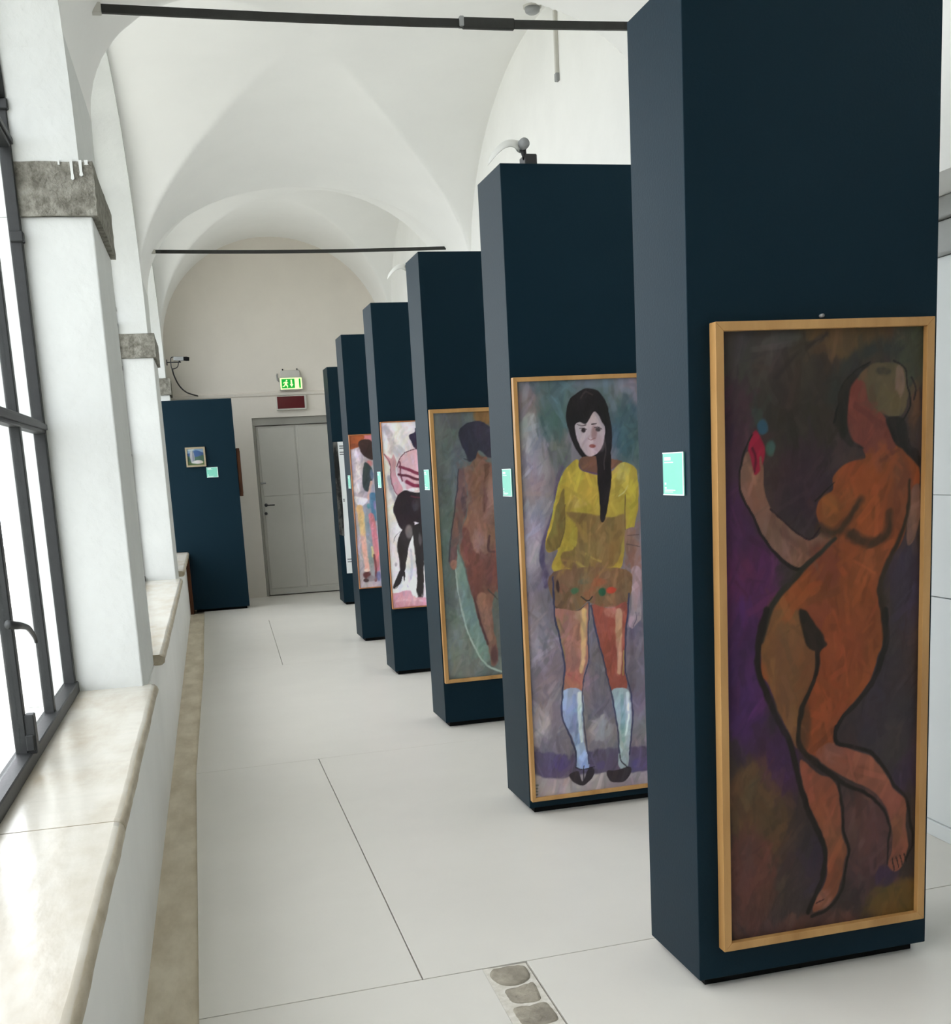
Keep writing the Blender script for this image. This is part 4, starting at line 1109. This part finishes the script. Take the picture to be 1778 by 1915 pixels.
# lamps on the panels -------------------------------------------------------
SHADE = mat('pale_reflector', (222, 222, 218), 0.35, 0.4, var=0.03)
def lamp(loc, rise, label):
    root = tag(empty('picture_lamp', loc, PTH), label, 'lamp', 'picture lamps over the panels')
    box('clamp', -.022, .03, -.02, .06, 0, .045, DARKMETAL, root, .004, 1)
    tube('arm', [(-.015, .0, .03), (-.02, -.005, .03 + rise * .6), (-.028, -.012, .05 + rise)], [.012, .01, .014], DARKMETAL, root, 8)
    tube('swivel_head', [(-.028, -.04, .065 + rise), (-.028, .02, .065 + rise)], .022, GREYMETAL, root, 16)
    # curved reflector blade reaching out over the picture
    bm = bmesh.new()
    n, m = 12, 6
    top = []
    for i in range(n + 1):
        t = i / n
        cx = -.035 - .15 * t
        cz = .075 + rise + .022 * math.sin(math.pi * (t * .9 + .12)) - .055 * t * t
        wd = .014 + .062 * math.sin(math.pi * min(1, t * .95 + .05)) ** .8
        row = []
        for j in range(m + 1):
            s = j / m - .5
            row.append((cx + s * .03, -.012 - .06 * t + s * 1.5 * wd, cz - .012 + s * .05 - .012 * (2 * s) ** 2))
        top.append(row)
    vt = [[bm.verts.new(p) for p in r] for r in top]
    vb = [[bm.verts.new((p[0], p[1], p[2] - .004)) for p in r] for r in top]
    for i in range(n):
        for j in range(m):
            bm.faces.new([vt[i][j], vt[i][j + 1], vt[i + 1][j + 1], vt[i + 1][j]])
            bm.faces.new([vb[i][j], vb[i + 1][j], vb[i + 1][j + 1], vb[i][j + 1]])
        bm.faces.new([vt[i][0], vt[i + 1][0], vb[i + 1][0], vb[i][0]])
        bm.faces.new([vt[i][m], vb[i][m], vb[i + 1][m], vt[i + 1][m]])
    for j in range(m):
        bm.faces.new([vt[0][j], vb[0][j], vb[0][j + 1], vt[0][j + 1]])
        bm.faces.new([vt[n][j], vt[n][j + 1], vb[n][j + 1], vb[n][j]])
    obj('reflector', bm_mesh('reflector', bm, True), SHADE, root)
    return root
lamp((1.407, 4.765, PH + .001), .014, 'clamp lamp with pale reflector on the second navy panel')
lamp((1.60, 8.56, PH + .001), .19, 'curved lamp rising behind the third navy panel')

# signs, camera and fittings on the end wall ---------------------------------
ex = tag(empty('exit_sign', (1.16, YE, 2.612)), 'lit green emergency exit sign with running man above the door', 'exit sign')
box('housing', -.12, .12, -.05, 0, .14, .245, WHITEPLASTIC, ex, .008)
box('sign_body', -.145, .145, -.075, 0, 0, .158, WHITEPLASTIC, ex, .006)
GREENLIT = mat('lit_green_sign', (10, 150, 52), 0.4, 0.3, emit=.75, var=.02)
PALELIT = mat('lit_pale_sign', (226, 255, 176), 0.4, 0.3, emit=.9, var=.02)
box('lit_panel', -.135, .135, -.0765, -.07, .01, .148, PALELIT, ex)
box('green_field', -.12, .045, -.078, -.074, .022, .138, GREENLIT, ex)
box('green_field', .098, .12, -.078, -.074, .022, .138, GREENLIT, ex)
def pic(name, pts):
    prism(name, pts, 'Y', -.0795, -.0775, PALELIT, ex)
man = empty
pic('running_man', [(-.066, .118), (-.056, .126), (-.045, .118), (-.05, .107), (-.062, .107)])
pic('running_man', [(-.072, .104), (-.05, .1), (-.034, .082), (-.05, .088), (-.056, .07), (-.042, .055), (-.046, .03), (-.056, .03), (-.056, .05), (-.074, .062), (-.088, .042), (-.108, .04), (-.108, .05), (-.092, .054), (-.08, .075), (-.082, .09), (-.1, .08), (-.104, .088)])
pic('arrow', [(-.005, .125), (.013, .125), (.013, .07), (.026, .07), (.004, .036), (-.018, .07), (-.005, .07)])
for x in (-.09, .09):
    tube('mounting_screw', [(x, -.01, .245), (x, -.01, .268)], .008, DARKMETAL, ex, 8)
tube('supply_cable', [(-.145, -.02, .11), (-.165, -.015, .13), (-.168, -.01, .19), (-.16, -.005, .21)], .008, GREYMETAL, ex, 8)
rs = tag(empty('alarm_sign', (1.146, YE, 2.365)), 'unlit dark red alarm light box below the exit sign', 'alarm sign')
box('housing', -.19, .19, -.06, 0, 0, .182, WHITEPLASTIC, rs, .008)
box('red_face', -.178, .165, -.064, -.055, .02, .17, mat('dark_red_acrylic', (92, 14, 22), 0.3, 0.5, var=.08, vscale=4), rs, .003, 1)

cc = tag(empty('security_camera', (XL - .0, 14.42, 2.945)), 'small dark security camera on a bracket beside the end wall', 'security camera')
tube('wall_plate', [(.0, 0, 0), (.012, 0, 0)], .035, DARKMETAL, cc, 14)
tube('bracket_arm', [(.01, 0, 0), (.17, -.01, -.002)], .008, DARKMETAL, cc, 8)
tube('bracket_arm', [(.15, -.01, -.002), (.16, -.01, .03)], .01, DARKMETAL, cc, 8)
b = box('camera_body', .085, .2, -.035, .015, .025, .07, GREYMETAL, cc, .005)
b.rotation_euler = (0, math.radians(4), 0)
tube('lens', [(.195, -.01, .037), (.235, -.01, .034), (.27, -.01, .03)], [.022, .026, .022], BLACK, cc, 14)
cb = curve_pts([(.1, -.01, .06), (.06, -.01, .05), (.052, -.01, -.01), (.06, -.01, -.075), (.12, -.01, -.06), (.14, -.01, -.01)], 5)
tube('cable', [tuple(p) for p in cb], .006, DARKMETAL, cc, 7)
cb = curve_pts([(.06, -.01, -.075), (.075, .1, -.15), (.12, .3, -.25), (.2, .5, -.32), (.33, .60, -.36)], 6)
tube('cable', [tuple(p) for p in cb], .009, DARKMETAL, cc, 7)

sd = tag(empty('smoke_detector', (2.28, 7.5, vault_z(2.28, 7.5))), 'round white smoke detector on the vault at the top', 'smoke detector')
tube('detector_base', [(0, 0, .02), (0, 0, -.02)], .058, WHITEPLASTIC, sd, 24)
tube('detector_head', [(0, 0, -.02), (0, 0, -.045), (0, 0, -.055)], [.05, .045, .03], GREYMETAL, sd, 24)
ct = tag(empty('cable_duct', (XR, 7.38, 3.9)), 'thin white cable duct running down the right wall', 'cable duct')
box('duct', -.022, 0, -.014, .014, 0.03, .56, WHITEPLASTIC, ct, .003, 1)
box('end_cap', -.026, 0, -.017, .017, 0, .05, GREYMETAL, ct, .004, 1)
